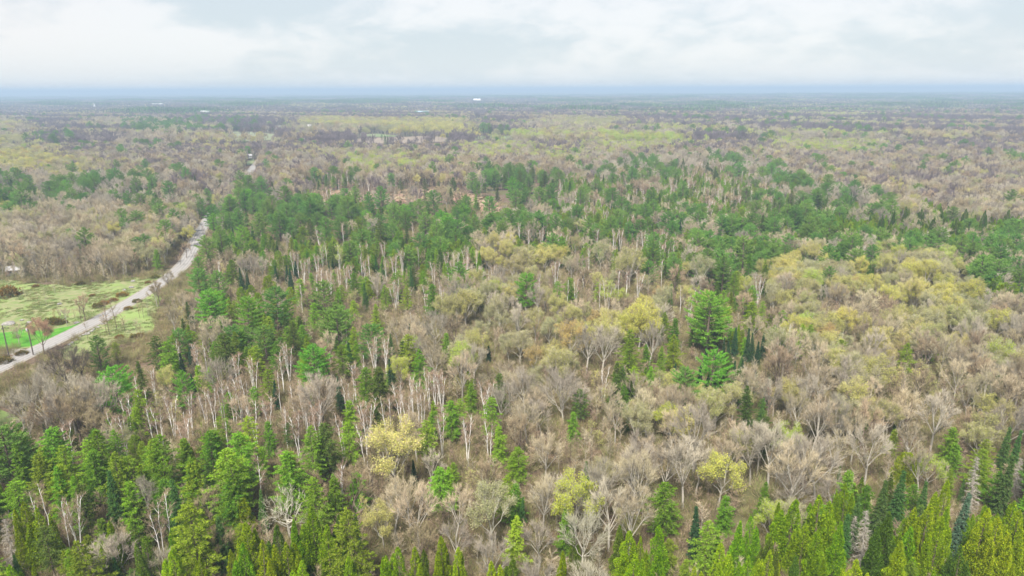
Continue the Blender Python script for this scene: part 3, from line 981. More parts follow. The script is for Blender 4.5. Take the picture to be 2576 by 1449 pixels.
MIX = {
    'm': (4.1, [('bare_maple', 'grey', .31), ('bare_maple', 'tan', .31), ('bare_maple', 'brown', .11), ('bare_oak', 'grey', .06), ('budding_oak', 'pale', .11), ('budding_oak', 'olive', .08), ('budding_oak', 'gold', .05), ('budding_oak', 'lime', .035), ('white_pine', 'pine', .015), ('hemlock_tree', 'dark', .015), ('hemlock_tree', 'hemlock', .01), ('bare_sapling', 'tan', .12), ('bare_sapling', 'brown', .08)]),
    'n': (3.0, [('bare_sapling', 'brown', .34), ('bare_sapling', 'tan', .30), ('bare_sapling', 'red', .12), ('bare_maple', 'brown', .03), ('bare_maple', 'tan', .05), ('budding_sapling', 'olive', .12), ('budding_sapling', 'gold', .07), ('budding_oak', 'pale', .03), ('hemlock_tree', 'light', .03), ('hemlock_tree', 'hemlock', .02)]),
    'o': (4.4, [('budding_oak', 'olive', .25), ('budding_oak', 'pale', .27), ('budding_oak', 'gold', .12), ('budding_oak', 'lime', .07), ('bare_maple', 'grey', .14), ('bare_maple', 'tan', .12), ('bare_sapling', 'tan', .08), ('white_birch', 'tan', .02)]),
    'y': (4.4, [('budding_oak', 'gold', .30), ('budding_oak', 'yellow', .18), ('budding_oak', 'olive', .16), ('budding_oak', 'orange', .05), ('budding_oak', 'pale', .12), ('bare_maple', 'tan', .12), ('bare_sapling', 'tan', .07)]),
    'p': (6.4, [('white_pine', 'pine', .54), ('white_pine', 'bright', .06), ('hemlock_tree', 'dark', .08), ('hemlock_tree', 'hemlock', .10), ('bare_maple', 'tan', .10), ('bare_maple', 'grey', .06), ('bare_sapling', 'tan', .06)]),
    'q': (5.2, [('white_pine', 'pine', .26), ('hemlock_tree', 'dark', .14), ('hemlock_tree', 'hemlock', .10), ('bare_maple', 'grey', .25), ('bare_maple', 'tan', .20), ('white_birch', 'white', .05)]),
    'c': (3.0, [('cedar_tree', 'cedar', .36), ('cedar_tree', 'yellow', .13), ('cedar_tree', 'dark', .14), ('hemlock_tree', 'light', .10), ('hemlock_tree', 'hemlock', .10), ('spruce_tree', 'green', .08), ('bare_maple', 'tan', .04), ('bare_sapling', 'tan', .05)]),
    'h': (3.3, [('hemlock_tree', 'hemlock', .36), ('hemlock_tree', 'light', .22), ('hemlock_tree', 'dark', .12), ('cedar_tree', 'cedar', .06), ('spruce_tree', 'green', .06), ('white_pine', 'pine', .04), ('bare_sapling', 'brown', .09), ('white_birch', 'white', .05)]),
    'x': (3.7, [('hemlock_tree', 'hemlock', .20), ('hemlock_tree', 'light', .13), ('hemlock_tree', 'dark', .05), ('white_birch', 'white', .14), ('bare_maple', 'brown', .04), ('bare_sapling', 'brown', .20), ('bare_sapling', 'tan', .12), ('spruce_tree', 'spruce', .03), ('white_pine', 'pine', .06), ('budding_sapling', 'olive', .06), ('bare_maple', 'tan', .08)]),
    'b': (3.1, [('white_birch', 'white', .15), ('white_birch', 'tan', .07), ('hemlock_tree', 'light', .05), ('bare_maple', 'brown', .03), ('bare_sapling', 'brown', .20), ('bare_sapling', 'red', .14), ('bare_sapling', 'tan', .12), ('hemlock_tree', 'hemlock', .13), ('hemlock_tree', 'light', .09), ('hemlock_tree', 'dark', .03), ('budding_sapling', 'olive', .05), ('bare_maple', 'tan', .04)]),
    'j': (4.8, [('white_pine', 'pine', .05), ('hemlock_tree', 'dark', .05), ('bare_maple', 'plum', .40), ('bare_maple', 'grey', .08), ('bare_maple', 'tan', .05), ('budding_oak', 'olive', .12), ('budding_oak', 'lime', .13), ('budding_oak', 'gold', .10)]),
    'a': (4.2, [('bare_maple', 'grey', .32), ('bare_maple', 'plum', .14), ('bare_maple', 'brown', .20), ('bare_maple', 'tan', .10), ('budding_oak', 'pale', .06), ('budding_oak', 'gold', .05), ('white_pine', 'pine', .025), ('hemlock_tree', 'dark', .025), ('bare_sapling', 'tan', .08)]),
    'k': (4.6, [('white_pine', 'pine', .05), ('hemlock_tree', 'dark', .07), ('bare_maple', 'plum', .48), ('bare_maple', 'brown', .12), ('bare_maple', 'grey', .05), ('bare_maple', 'tan', .04), ('budding_oak', 'pale', .06), ('budding_oak', 'gold', .10), ('budding_oak', 'lime', .03)]),  # far wood: most maples carry crown shade in their twig colour
    'd': (3.8, [('hemlock_tree', 'dark', .24), ('hemlock_tree', 'hemlock', .22), ('white_pine', 'pine', .20), ('cedar_tree', 'dark', .09), ('spruce_tree', 'spruce', .05), ('white_birch', 'tan', .05), ('bare_maple', 'tan', .14), ('bare_maple', 'grey', .08), ('bare_sapling', 'tan', .09)]),
    'z': (4.4, [('spruce_tree', 'spruce', .30), ('hemlock_tree', 'dark', .20), ('white_pine', 'pine', .10), ('bare_maple', 'tan', .25), ('bare_maple', 'grey', .15)]),
    's': (3.4, [('spruce_tree', 'spruce', .55), ('spruce_tree', 'green', .15), ('hemlock_tree', 'dark', .25), ('bare_sapling', 'brown', .05)]),
    'l': (4.6, [('aspen_tree', 'lime', .16), ('aspen_tree', 'yellow', .06), ('budding_oak', 'lime', .30), ('budding_oak', 'olive', .12), ('bare_maple', 'grey', .18), ('bare_maple', 'tan', .15), ('white_pine', 'pine', .03)]),
    'w': (6.0, [('juniper_bush', 'juniper', .35), ('bare_sapling', 'red', .30), ('bare_sapling', 'brown', .20), ('hemlock_tree', 'dark', .08), ('budding_sapling', 'gold', .07)]),
}
CODES = list(MIX)


def code_of(px):
    out = np.full(len(px), CODES.index('m'))
    yb = np.clip(np.searchsorted(BAND_Y, px[:, 1]) - 1, 0, len(BAND_Y) - 1)
    for b in np.unique(yb):
        sel = np.nonzero(yb == b)[0]
        ends = [e for e, _ in BAND_C[b]]
        cs = np.array([CODES.index(c) for _, c in BAND_C[b]])
        k = np.clip(np.searchsorted(ends, px[sel, 0]), 0, len(cs) - 1)
        out[sel] = cs[k]
    return out


# trees one can point at: zoom window, kind, colour, scale : tree top x,y (with *scale or @variant)
WIN = {'A': (0, 832, 4), 'B': (644, 832, 4), 'C': (1288, 537, 4), 'D': (469.6, 429, 4), 'E': (1717, 966, 3), 'F': (858.7, 966, 3), 'G': (0, 966, 3), 'P': (0, 0, 1)}
NAMED = [
    ('B', 1360, 862, 'budding_oak', 'gold', 1.22, 0, 'broad rounded golden flowering oak in front of a row of white birches', 'the broad golden oak'),
    ('E', 310, 497, 'budding_oak', 'yellow', 0.86, 1, 'bright yellow budding maple between bare trees, tallest of the yellow crowns low down', 'the bright yellow maple'),
    ('C', 2000, 790, 'white_pine', 'bright', 1.25, 1, 'tall bright green white pine towering over a clump of dark spruces', 'the towering bright pine'),
    ('C', 2020, 1365, 'white_pine', 'bright', 1.0, 3, 'low wide bright green pine just in front of the dark spruce clump', 'the low wide pine'),
    ('P', 1420, 918, 'bare_oak', 'grey', 1.05, 0, 'huge bare grey oak with a fan of branches and a dark trunk', 'the huge bare oak'),
    ('G', 2150, 785, 'gnarled_oak', 'pale', 1.0, 0, 'gnarled pale leafless oak with thick crooked branches among dark conifers', 'the gnarled pale oak'),
    ('B', 1100, 640, 'white_birch', 'white', 1.0, 5, 'vase shaped white birch clump with a reddish twig haze behind the golden oak', 'the vase-shaped birch'),
    ('A', 1850, 815, 'white_birch', 'white', 1.0, 5, 'fan shaped clump of many white birch stems above the green hemlocks', 'the fan-shaped birch'),
    ('F', 1790, 650, 'budding_oak', 'lime', 0.95, 2, 'lime green leafing maple beside pale bare maples', 'the lime green maple'),
    ('B', 1440, 245, 'budding_oak', 'lime', 0.72, 3, 'small lime green leafing tree among dark hemlocks', 'the small lime tree'),
    ('E', 1700, 515, 'round_cedar', 'yellow', 0.95, 0, 'round topped bright green cedar standing behind the dense cedar grove', 'the round bright cedar'),
    ('E', 2140, 820, 'spruce_tree', 'blue', 1.2, 1, 'bluish grey-green spruce rising among yellow-green cedars', 'the bluish spruce'),
    ('E', 1420, 960, 'dead_spruce', 'dead', 1.05, 1, 'dead grey spruce leaning bare between green conifers', 'the dead grey spruce'),
    ('A', 600, 110, 'bare_oak', 'dark', 1.0, 1, 'dark limbed bare oak beside the road, below the lane mouth', 'the dark roadside oak'),
    ('C', 1200, 332, 'budding_oak', 'olive', 1.25, 1, 'broad olive-yellow oak crown, widest of its row below the birches', 'the broad olive oak'),
    ('C', 1300, 850, 'budding_oak', 'yellow', 1.15, 2, 'bright yellow flowering oak, brightest of the oak slope', 'the bright yellow oak'),
    ('C', 450, 440, 'white_birch', 'white', 1.05, 5, 'tall cluster of white birch stems right of the lone bright pine', 'the tall birch cluster'),
    ('C', 140, 600, 'white_pine', 'bright', 0.95, 0, 'bright green pine standing alone between oaks and birches', 'the lone bright pine'),
    ('P', 1092, 775, 'bare_oak', 'grey', 1.0, 1, 'wide grey bare oak at the foot of the olive oaks', 'the wide grey oak'),
    ('D', 880, 1170, 'white_pine', 'pine', 1.0, 1, 'bushy blue-green pine, largest of the pines below the round cedar', 'the bushy pine'),
    ('D', 820, 1060, 'round_cedar', 'cedar', 1.05, 1, 'round olive-green cedar standing above the bushy pine', 'the round olive cedar'),
    ('D', 610, 45, 'white_pine', 'pine', 1.15, 0, 'tall pine beside the hidden road, highest of the pine belt', 'the highest belt pine'),
    ('D', 1630, 258, 'white_pine', 'pine', 1.15, 1, 'layered dark green pine at the edge of the brown bog', 'the layered bog pine'),
    ('D', 2055, 25, 'white_pine', 'pine', 0.9, 3, 'rounded green pine on the far edge of the brown bog', 'the far bog pine'),
    ('A', 1660, 338, 'budding_oak', 'gold', 0.68, 2, 'small golden oak beside a bright green pine', 'the small golden oak'),
    ('C', 600, 1080, 'budding_oak', 'orange', 0.95, 3, 'orange tinted flowering oak in the middle of the oak slope', 'the orange oak'),
    ('P', 2040, 603, 'budding_oak', 'gold', 1.0, 0, 'golden topped oak standing against the dark hemlock wood', 'the gold-topped oak'),
    ('P', 2340, 652, 'budding_oak', 'yellow', 1.0, 1, 'vivid yellow oak crown near the right hand cedar wood', 'the vivid yellow oak'),
    ('P', 2132, 772, 'budding_oak', 'yellow', 0.85, 3, 'lemon yellow oak behind bare brown saplings', 'the lemon yellow oak'),
    ('G', 1860, 1050, 'cedar_tree', 'yellow', 0.95, 1, 'yellow-green cedar with several tops', 'the many-topped cedar'),
    ('G', 820, 652, 'spruce_tree', 'green', 1.0, 2, 'pointed bright green spruce with tiers of boughs', 'the bright tiered spruce'),
    ('G', 1430, 893, 'hemlock_tree', 'light', 1.2, 1, 'broad pointed light green hemlock, largest in the hemlock wood', 'the broad light hemlock'),
    ('F', 560, 712, 'bare_maple', 'tan', 0.85, 2, 'bare tan maple, the larger of two maples with a dark gap beside it', 'the large tan maple'),
    ('E', 130, 922, 'spruce_tree', 'spruce', 0.95, 0, 'slim dark spruce standing alone at the edge of the bare trees', 'the slim dark spruce'),
    ('F', 1130, 742, 'budding_oak', 'pale', 0.95, 1, 'tall pale olive tree with a straight trunk among brown saplings', 'the pale olive tree'),
    ('P', 282, 556, 'budding_oak', 'yellow', 0.9, 0, 'pale yellow oak in the bare wood beyond the pasture', 'the pasture yellow oak'),
    ('P', 92, 796, 'budding_oak', 'red', 0.8, 2, 'red budding round tree on the lawn near the lane', 'the red budding tree'),
    ('E', 700, 272, 'bare_maple', 'grey', 1.0, 1, 'bare grey maple with a long straight trunk above a dark gap', 'the straight grey maple'),
]
PLACED = '''
A white_birch white: 2030,570@1 2110,550@1 1690,620@3 1870,600@1 1560,720@0 1500,740@2 1510,340@1 1240,600@0 1300,600@0 1460,570@2 1355,420@2 1780,80@0 1960,90@1 2040,100@0 2360,190@0 2520,250@3 2380,430@1 2450,430@0 2310,510@0 2200,510@0 2530,690@1 1120,800@0 1200,790@0 630,880@0 2245,890@2
A budding_oak pale: 1180,940*0.6
A white_pine bright: 1820,405*0.7
A hemlock_tree light: 1390,585*0.85 1580,1050*1.05 2470,865*0.9 2410,1000 1340,770*.8 1130,1010*.9 840,1100*.9 560,1340 1900,1290*.9 1290,1260 2550,560*.8 1250,800*.7
A hemlock_tree hemlock: 1840,1080*.85 2100,1010 1680,90*1.1 160,1120*.9 290,1070*.9 500,965*1.1 950,985 930,1190*1.05 1150,1230 370,1230 2250,1180*1.1 620,1150*.9 1250,460*.8 1145,115*.6 2300,1330 200,990*.8 2150,1000*.8
A hemlock_tree dark: 60,940*1.1 700,990*.6 1550,60*1.15 2250,20*1.1 1380,300*.9
A white_pine bright: 1130,355*.9
A white_pine pine: 960,55*.7 20,950*.9
A spruce_tree spruce: 1925,430*.7 1900,150*.55 1925,140*.5 440,930*.5 1820,220*.8
A bare_oak grey: 2200,240*.9 450,300*.8
A bare_oak dark: 770,150*.75 230,480*.85 880,560*.7
A bare_maple grey: 250,790*.6 850,420 640,400 350,420 950,450 150,560*.8 560,560*.9
A bare_maple brown: 700,560*.9 430,640*.8 800,650*.8 960,760*.7 560,660*.8
A bare_maple tan: 1000,930*.7 1100,390*.7 2400,640*.6
B white_birch white: 300,110@3 240,200@0 210,390@2 1180,50@3 1290,50@1 1070,210@2 980,300@1 890,450@0 1440,510@1 1560,420@1 1620,470@1 1730,370@0 1790,380@3 1860,390@3 1340,610@0 1280,630@2 90,630@1 270,720@0 390,800@1 590,690@3 850,820@0 2300,470@3 2120,820@1 1860,790@1 2340,870@0 1500,600@1 1660,560@0 960,540@0 1080,900@0
B bare_maple grey: 590,390*1.15 2450,520*.8 1730,1180*.6
B bare_maple tan: 2060,160*1.0 1500,800*.75 1780,150*.8 1600,840*.7 2270,420*.5
B hemlock_tree hemlock: 180,105*.8 100,400*.85 860,145 1100,365 1530,40*1.1 2150,405*.8 2160,530*.8 1720,910 540,970 1910,20*.8 320,1205*1.1 1000,90*.8 1340,330*.7
B hemlock_tree light: 1640,180*1.05 2350,670*1.05 1960,700*.85 2030,695*.8 2450,945*.85 920,910*.9 120,905*.8 1790,690*.8 1850,1370*.8 930,700*.8 1790,820*.7
B hemlock_tree dark: 1240,350*1.15 700,915*1.1 330,930*.6 2440,430*.9
B spruce_tree spruce: 170,495*.7 830,455*.85 1090,845*.6 1360,280*.8 2340,110*.6 1590,1300*.5
B spruce_tree green: 940,105*.9 1360,30*.7 1960,690*.7
B white_pine bright: 560,140*.85
C budding_oak olive: 640,225*.75 150,310 240,945*.8 680,50*.8 480,1345*.9 340,730*.7 60,380*.9
C budding_oak pale: 900,270 1920,405*1.1 1540,715*.8 80,1165*.8 1000,1110*.8 380,1030*.7
C budding_oak gold: 340,325*.9 450,350*.75 480,785*.8 600,905*.7 960,935*.9 1000,1050*.8 730,1085*.8 1780,470*.6
C budding_oak yellow: 1200,990*.9 1440,1030*.6 1120,960*.8 1300,1000*.85 200,350*.7
C budding_oak orange: 220,1330*.7 850,960*.6 1480,720*.5
C white_birch white: 280,570@0 570,650@2 650,630@0 75,80@1 170,140@1 300,130@3 860,140@1 1030,150@3 1100,140@3 1260,180@0 1080,550@1 1160,560@1 1280,570@3 890,650@0 1520,450@2 1710,700@2 2180,520@1 2500,610@3 780,330@0
C leafing_birch lime: 970,630 1800,720@0
C bare_maple grey: 280,700*.8 760,1130*.85 920,1130*.9 50,900*.8 1560,880*.7 1880,600*.8 1400,1080*.9
C bare_maple brown: 1640,500*.8 1180,830*.6 760,520*.7 1950,640*.7 2350,770*.8
C bare_maple tan: 600,440*.7 1000,820*.8 700,840*.7 560,940*.6 2450,1000*.6
C aspen_tree lime: 1950,760*.7
C white_pine pine: 1430,272*.9 2210,0*1.1 2140,430 2350,220*1.05 1180,80*.7
C spruce_tree spruce: 590,255*.75 2260,1145*.85 2390,1150*.95 2140,1240*.65 2480,1285*.7 1080,305*.4 2440,1200*.8 2060,1330*.6 2190,1280*.6 1700,60*.8 1420,120*.6 2540,1200*.7 1960,1340*.6
C spruce_tree green: 1605,705*.85
C hemlock_tree hemlock: 1200,1170*1.1 1640,1050 1540,990*.8 1370,1310*.8 1650,1220*.9 1500,1330*.8 2400,400 2250,590*.9
C hemlock_tree light: 2430,885*.95 1530,360*.8 2520,880*.7
D white_pine pine: 740,55 980,150*1.1 1230,275*1.1 1690,160 1840,215*1.0 1960,160*1.15 200,180*.8 130,265*.8 240,355 530,375 480,385*.9 720,425 920,420*1.05 1060,320*.9 1400,465 1450,285*.9 180,655*.9 330,565*.9 1390,1110*1.0 2330,285 2480,195*1.15 2090,300*.9 850,250*.9 640,130*.9 420,260*.9 570,200*.9 1140,420*.9 1000,330 660,270*.9 800,300 850,440*.8 2400,420*.9 2200,400*.8 2070,330 1300,420*.8 1550,330*.8 110,985*.9 290,1010*.8
D white_pine bright: 540,550*.8 110,870*.6 220,1195*.95 580,1265 260,430*.7
D round_cedar cedar: 540,1175*.9 640,1155*.7 1040,1175*.8
D round_cedar yellow: 720,1230*.7
D cedar_tree cedar: 1440,575*.7
D spruce_tree spruce: 600,1025*.8 540,975*.9 1030,985*.95 1080,905*.8 880,955*.75 1220,935*.6 1430,910*.5 1465,885*.6 1000,950*.7
D spruce_tree green: 1790,1130*.9 2260,975*.95
D hemlock_tree hemlock: 450,890 1720,460*1.1 1050,670*.9 2430,780*.9 2460,1140 1670,1030*.9 780,640*.8 870,690*.8 2210,1160*.8 1160,560*.9
D hemlock_tree dark: 1940,500*1.15 400,940*.8 1240,480 2150,90*.8 2400,80*.9 1400,130*.6 1650,20*.8 860,110*.7 80,50*.8 330,80*.7 1130,200*.8
D hemlock_tree light: 1260,1330*.9 1900,1340*.9 2000,1150*.8 1680,1300*.7
D white_birch white: 1320,550@3 1060,800@1 1100,800@1 1160,880@1 1300,830@3 1390,700@2 1350,740@0 1750,830@0 1830,830@0 1980,700@1 2080,840@3 2160,770@5 2270,510@2 1340,970@1 1290,1010@1 1430,980@1 1520,970@0 1590,930@1 1640,940@1 2090,1110@3 300,890@1 1560,510@1 1220,860@1 2000,860@0 2330,770@2 2480,900@0 1780,880@0 2400,1130@0
D leafing_birch lime: 1520,730@1
D bare_maple brown: 1200,1175*.7 420,780*.7 1080,400*.5
D bare_maple grey: 1900,1020*.8 650,830*.8 740,860*.7 560,860*.8 1000,620*.6
E budding_oak olive: 270,20*.8 1560,130*.7
E budding_oak gold: 2330,60*.6
E budding_oak lime: 690,880*.62
E bare_maple grey: 130,85*1.05 560,275*.95 1080,345 1450,275*.9 1960,15 1240,75*.9 40,420*.9 130,430*.7 2520,120*.8
E bare_maple tan: 860,420*.95 1030,85*.9 1150,340*.7 900,55*.8 1850,440*.7 1660,120*.7 1330,200*.8
E bare_oak grey: 840,620*.7 1150,690*.55
E hemlock_tree dark: 510,15*.95
E hemlock_tree light: 2050,320*.75 330,835*.75 2040,640*.5
E hemlock_tree hemlock: 1600,340*.6 200,1040*.8 1250,650*.9 620,730*.7 2060,440*.7 1400,760*.8
E spruce_tree green: 1610,248*.5 2470,310*.95 2540,345*.9 2470,540*1.1 1660,650*1.05 1530,720*1.05 1320,850*.9 1240,978*.8 1195,620*.4 2140,720*.5
E dead_spruce dead: 2250,560*1.1 2560,560*.9 1310,1000*.7
E cedar_tree cedar: 430,1030*.95 830,865*1.05 1050,850*1.1 1040,1130*.9 650,1265*.9 500,1290*.85 1080,1310*.9 1640,1200*1.1 1250,760*.8 740,900*.9 1720,1080*.9 1180,1045*1.05 920,1040*.9 2150,1020*.9
E cedar_tree yellow: 1850,905*1.15 2010,745*1.05 1950,1010*1.1 2280,935*1.15 2480,890*1.1 2560,960*1.1 1330,1330*.9 280,1205*.9 2400,1010*1.1 1990,930
E cedar_tree dark: 1560,970*1.1 1480,1080*1.1 1360,700*.8 1100,960*.9 860,1290*.9 2120,1240*.9
F bare_maple tan: 370,700*.8 2190,790*.85 500,690*.7 850,770*.7 2270,475*.9 1540,360*.8
F bare_maple grey: 1960,555*.85 2040,735*.8 2220,450*.9 1430,1275*.7 1500,1030*.6 850,1010*.6 2430,420*.8
F bare_oak pale: 1830,935*.8 1870,1330*.6
F budding_oak pale: 2370,800*.65 1960,560*.6 2230,140*.8
F budding_oak gold: 300,880*.7
F spruce_tree green: 1850,585*.8 1355,850*.6
F hemlock_tree hemlock: 1310,735*.85 2460,730 60,950*1.05 850,590*.5 1750,215*.7
F hemlock_tree light: 800,610*.8 1240,695*.75 1300,985*.85 1700,930*.8 1340,470*.7 1290,530*.6
F cedar_tree cedar: 760,1155*.9 440,1235*.9 2400,1060*1.0 2160,1115 330,1310*.9 1660,1265*.9 540,1240*.8 2190,1290
F cedar_tree dark: 620,1260*.85 2100,1060*.8 40,1150*.9 1750,1160*.5 1290,1330*.7
F cedar_tree yellow: 1130,1335*.75 870,1250*.85 60,1320*.8
G cedar_tree cedar: 170,910*.95 270,945*.95 1830,1225*.9 2220,1040 2350,930 2460,1070*.9 1300,1085*.8 60,1380*.8 2160,1200*.9
G cedar_tree yellow: 1290,1250*.85 1960,1200*.95 2260,1340*.8 1720,1270*.8 240,1370*.5
G cedar_tree dark: 2090,1080*.9 2550,990*.9 1100,1160*.8
G round_cedar yellow: 1820,862*.8
G hemlock_tree light: 430,605 120,725*.95 1150,400*1.15 980,735*1.1 1460,570*1.05 1700,480*1.1 540,690*.9
G hemlock_tree hemlock: 850,525*.95 720,355 700,495*1.05 2170,505*1.1 2350,700*.9 2510,710*.9 1380,410*.9 1570,350*.9 1200,830*.7 300,470*.9 1740,700*.9 620,1170*.9
G hemlock_tree dark: 400,330*.9 600,760 1060,880*.8 850,720*.8 1560,600*.9 330,1080*.9 850,1280*.6
G spruce_tree green: 1310,720*1.05 1660,980*.9 110,1290*.5 870,1290*.6
G white_birch white: 510,840@3 440,870@0 290,715@2 230,790@2 1240,800@2 1160,880@0 1930,510@2
G dead_spruce dead: 30,1030*.9
G bare_maple grey: 900,1080*.6 740,1170*.6 1080,680*.6 1180,1230*.5
G bare_maple brown: 1650,730*.6 1560,780*.6 1640,1060*.6 2350,640*.5
P white_pine pine: 70,440 120,455*1.1 290,402*.9 340,445*1.05 380,440 420,455 365,400*.9 15,430 45,470 320,480*.9 600,455*.9 1200,455*.8 1360,470 1460,470 1500,450*.9 1640,470*1.05 1700,400*.8 1560,395*.8 2130,470*.9 2400,520*.8 1880,470*.9 1720,455 790,420 1845,315*1.2 1850,330 2110,270*1.1 1065,275 1690,405*.9
P hemlock_tree dark: 1240,440 1270,432*1.1 1310,425*1.15 1340,420*1.15 1370,430*1.1 1390,450 1220,460*.9 1290,450 1330,445 1360,455 1250,465*.9 1800,420 1780,410*.9 1950,500 1990,480*1.1 2060,490 1920,540 2010,540
P budding_oak yellow: 470,566*.8 2170,640*.9 2450,700*.9 2520,770*.9 1620,740*.9
P budding_oak gold: 2235,635*.9 2310,690 2420,650*.8 1245,580 1270,598*.9 1230,620*.9 1170,730*.9
P budding_oak olive: 1590,632*.9 1560,640*.7 1120,740*.9 1170,726 1195,730*.8 1110,735*.8 1290,640*.9 2410,760*.9 1790,980*.8 1850,962*.7
P cedar_tree dark: 2280,520*.9 2320,525*.9 2370,520*.95 2430,525 2480,530 2540,528 2350,545 2410,548 2470,556 2220,540 2250,530
'''
heroes = []      # x, y, kind, colour, variant, scale, label, phrase


BIG = 0.95         # size of this wood's trees against the shapes as drawn


def add_hero(w, zx, zy, kind, colour, sc, vi, label=None, phrase=None):
    sc = sc * (BIG if kind != 'white_birch' else 0.82)
    ox, oy, k = WIN[w]
    x, y = ox + zx / k, oy + zy / k
    h = HT[(kind, vi)] * sc
    p = at(x, y, h * 0.97)
    heroes.append((p[0], p[1], kind, colour, vi, sc, label, phrase))


for row in NAMED:
    w, zx, zy, kind, colour, sc, vi, lab, ph = row
    add_hero(w, zx, zy, kind, colour, sc, vi, lab, ph)
rr = random.Random(3)
for ln in PLACED.strip().splitlines():
    head, items = ln.split(':')
    w, kind, colour = head.split()
    for it in items.split():
        vi, sc = None, 1.0
        if '@' in it:
            it, v = it.split('@')
            vi = int(v)
        if '*' in it:
            it, v = it.split('*')
            sc = float(v)
        zx, zy = map(float, it.split(','))
        n = len(SHAPES[kind])
        vi = rr.randrange(n) if vi is None else vi % n
        add_hero(w, zx, zy, kind, colour, sc * (0.96 + 0.08 * rr.random()), vi)
# bare trees standing in the pasture and along the road: their foot was measured
for i, (x, y, kind, colour, sc) in enumerate([
        (205, 810, 'bare_sapling', 'brown', 1.2), (215, 806, 'bare_maple', 'brown', .62), (294, 828, 'bare_sapling', 'brown', 1.35), (276, 842, 'bare_sapling', 'brown', 1.3),
        (268, 838, 'bare_sapling', 'brown', 1.15), (352, 800, 'bare_sapling', 'brown', .9), (362, 801, 'bare_sapling', 'brown', .8), (374, 795, 'bare_sapling', 'tan', .9),
        (315, 837, 'bare_sapling', 'brown', 1.0), (437, 731, 'bare_sapling', 'brown', 1.3), (426, 728, 'bare_maple', 'brown', .5), (404, 770, 'bare_maple', 'brown', .6),
        (396, 772, 'bare_maple', 'tan', .55), (170, 820, 'bare_maple', 'tan', .42), (49, 866, 'bare_maple', 'tan', .4), (222, 858, 'bare_sapling', 'brown', .8),
        (345, 842, 'bare_sapling', 'tan', .9), (356, 850, 'bare_sapling', 'brown', .7), (340, 688, 'bare_maple', 'brown', .5), (139, 740, 'bare_sapling', 'tan', .8),
        (60, 742, 'bare_sapling', 'tan', .6), (276, 715, 'bare_sapling', 'tan', .7), (100, 770, 'bare_sapling', 'brown', .7), (118, 772, 'bare_sapling', 'tan', .7),
        (455, 668, 'bare_sapling', 'brown', .9), (470, 650, 'bare_maple', 'brown', .5), (482, 640, 'bare_sapling', 'brown', 1.), (490, 602, 'bare_maple', 'tan', .6),
        (150, 800, 'bare_sapling', 'brown', .6), (190, 805, 'bare_sapling', 'brown', .6), (140, 806, 'budding_sapling', 'olive', .6)]):
    p = at(x, y, 0)
    heroes.append((p[0], p[1], kind, colour, i % len(SHAPES[kind]), sc, None, None))
hx = np.array([h[0] for h in heroes])
hy = np.array([h[1] for h in heroes])

# ---- fill the rest of the wood
def jitter_grid(x0, x1, y0, y1, s, rng):
    gx, gy = np.meshgrid(np.arange(x0, x1, s), np.arange(y0, y1, s))
    p = np.stack([gx.ravel(), gy.ravel()], 1)
    return p + (rng.random(p.shape) - 0.5) * s * 0.9


def in_wedge(p, d0, d1, side=0.86, extra=25):
    d = p[:, 1]
    return (d > d0) & (d < d1) & (np.abs(p[:, 0]) < d * side + extra)


def road_dist(p):
    out = np.full(len(p), 1e9)
    near = p[:, 0] < -40
    q = p[near]
    best = np.full(len(q), 1e9)
    for i in range(0, len(ROAD), 2):
        best = np.minimum(best, (q[:, 0] - ROAD[i, 0]) ** 2 + (q[:, 1] - ROAD[i, 1]) ** 2)
    out[near] = np.sqrt(best)
    return out


ROAD_PXLINE = project(np.column_stack([ROAD, np.zeros(len(ROAD))]))[0]
VIS_NEAR = [[(-60, 955), (0, 938), (110, 885), (215, 830), (305, 780), (402, 722), (452, 685), (478, 650), (490, 620), (478, 618), (462, 650), (430, 680), (395, 705), (300, 765), (200, 818), (100, 866), (0, 912), (-60, 930)],
            FIELD_PX, VERGE_PX]


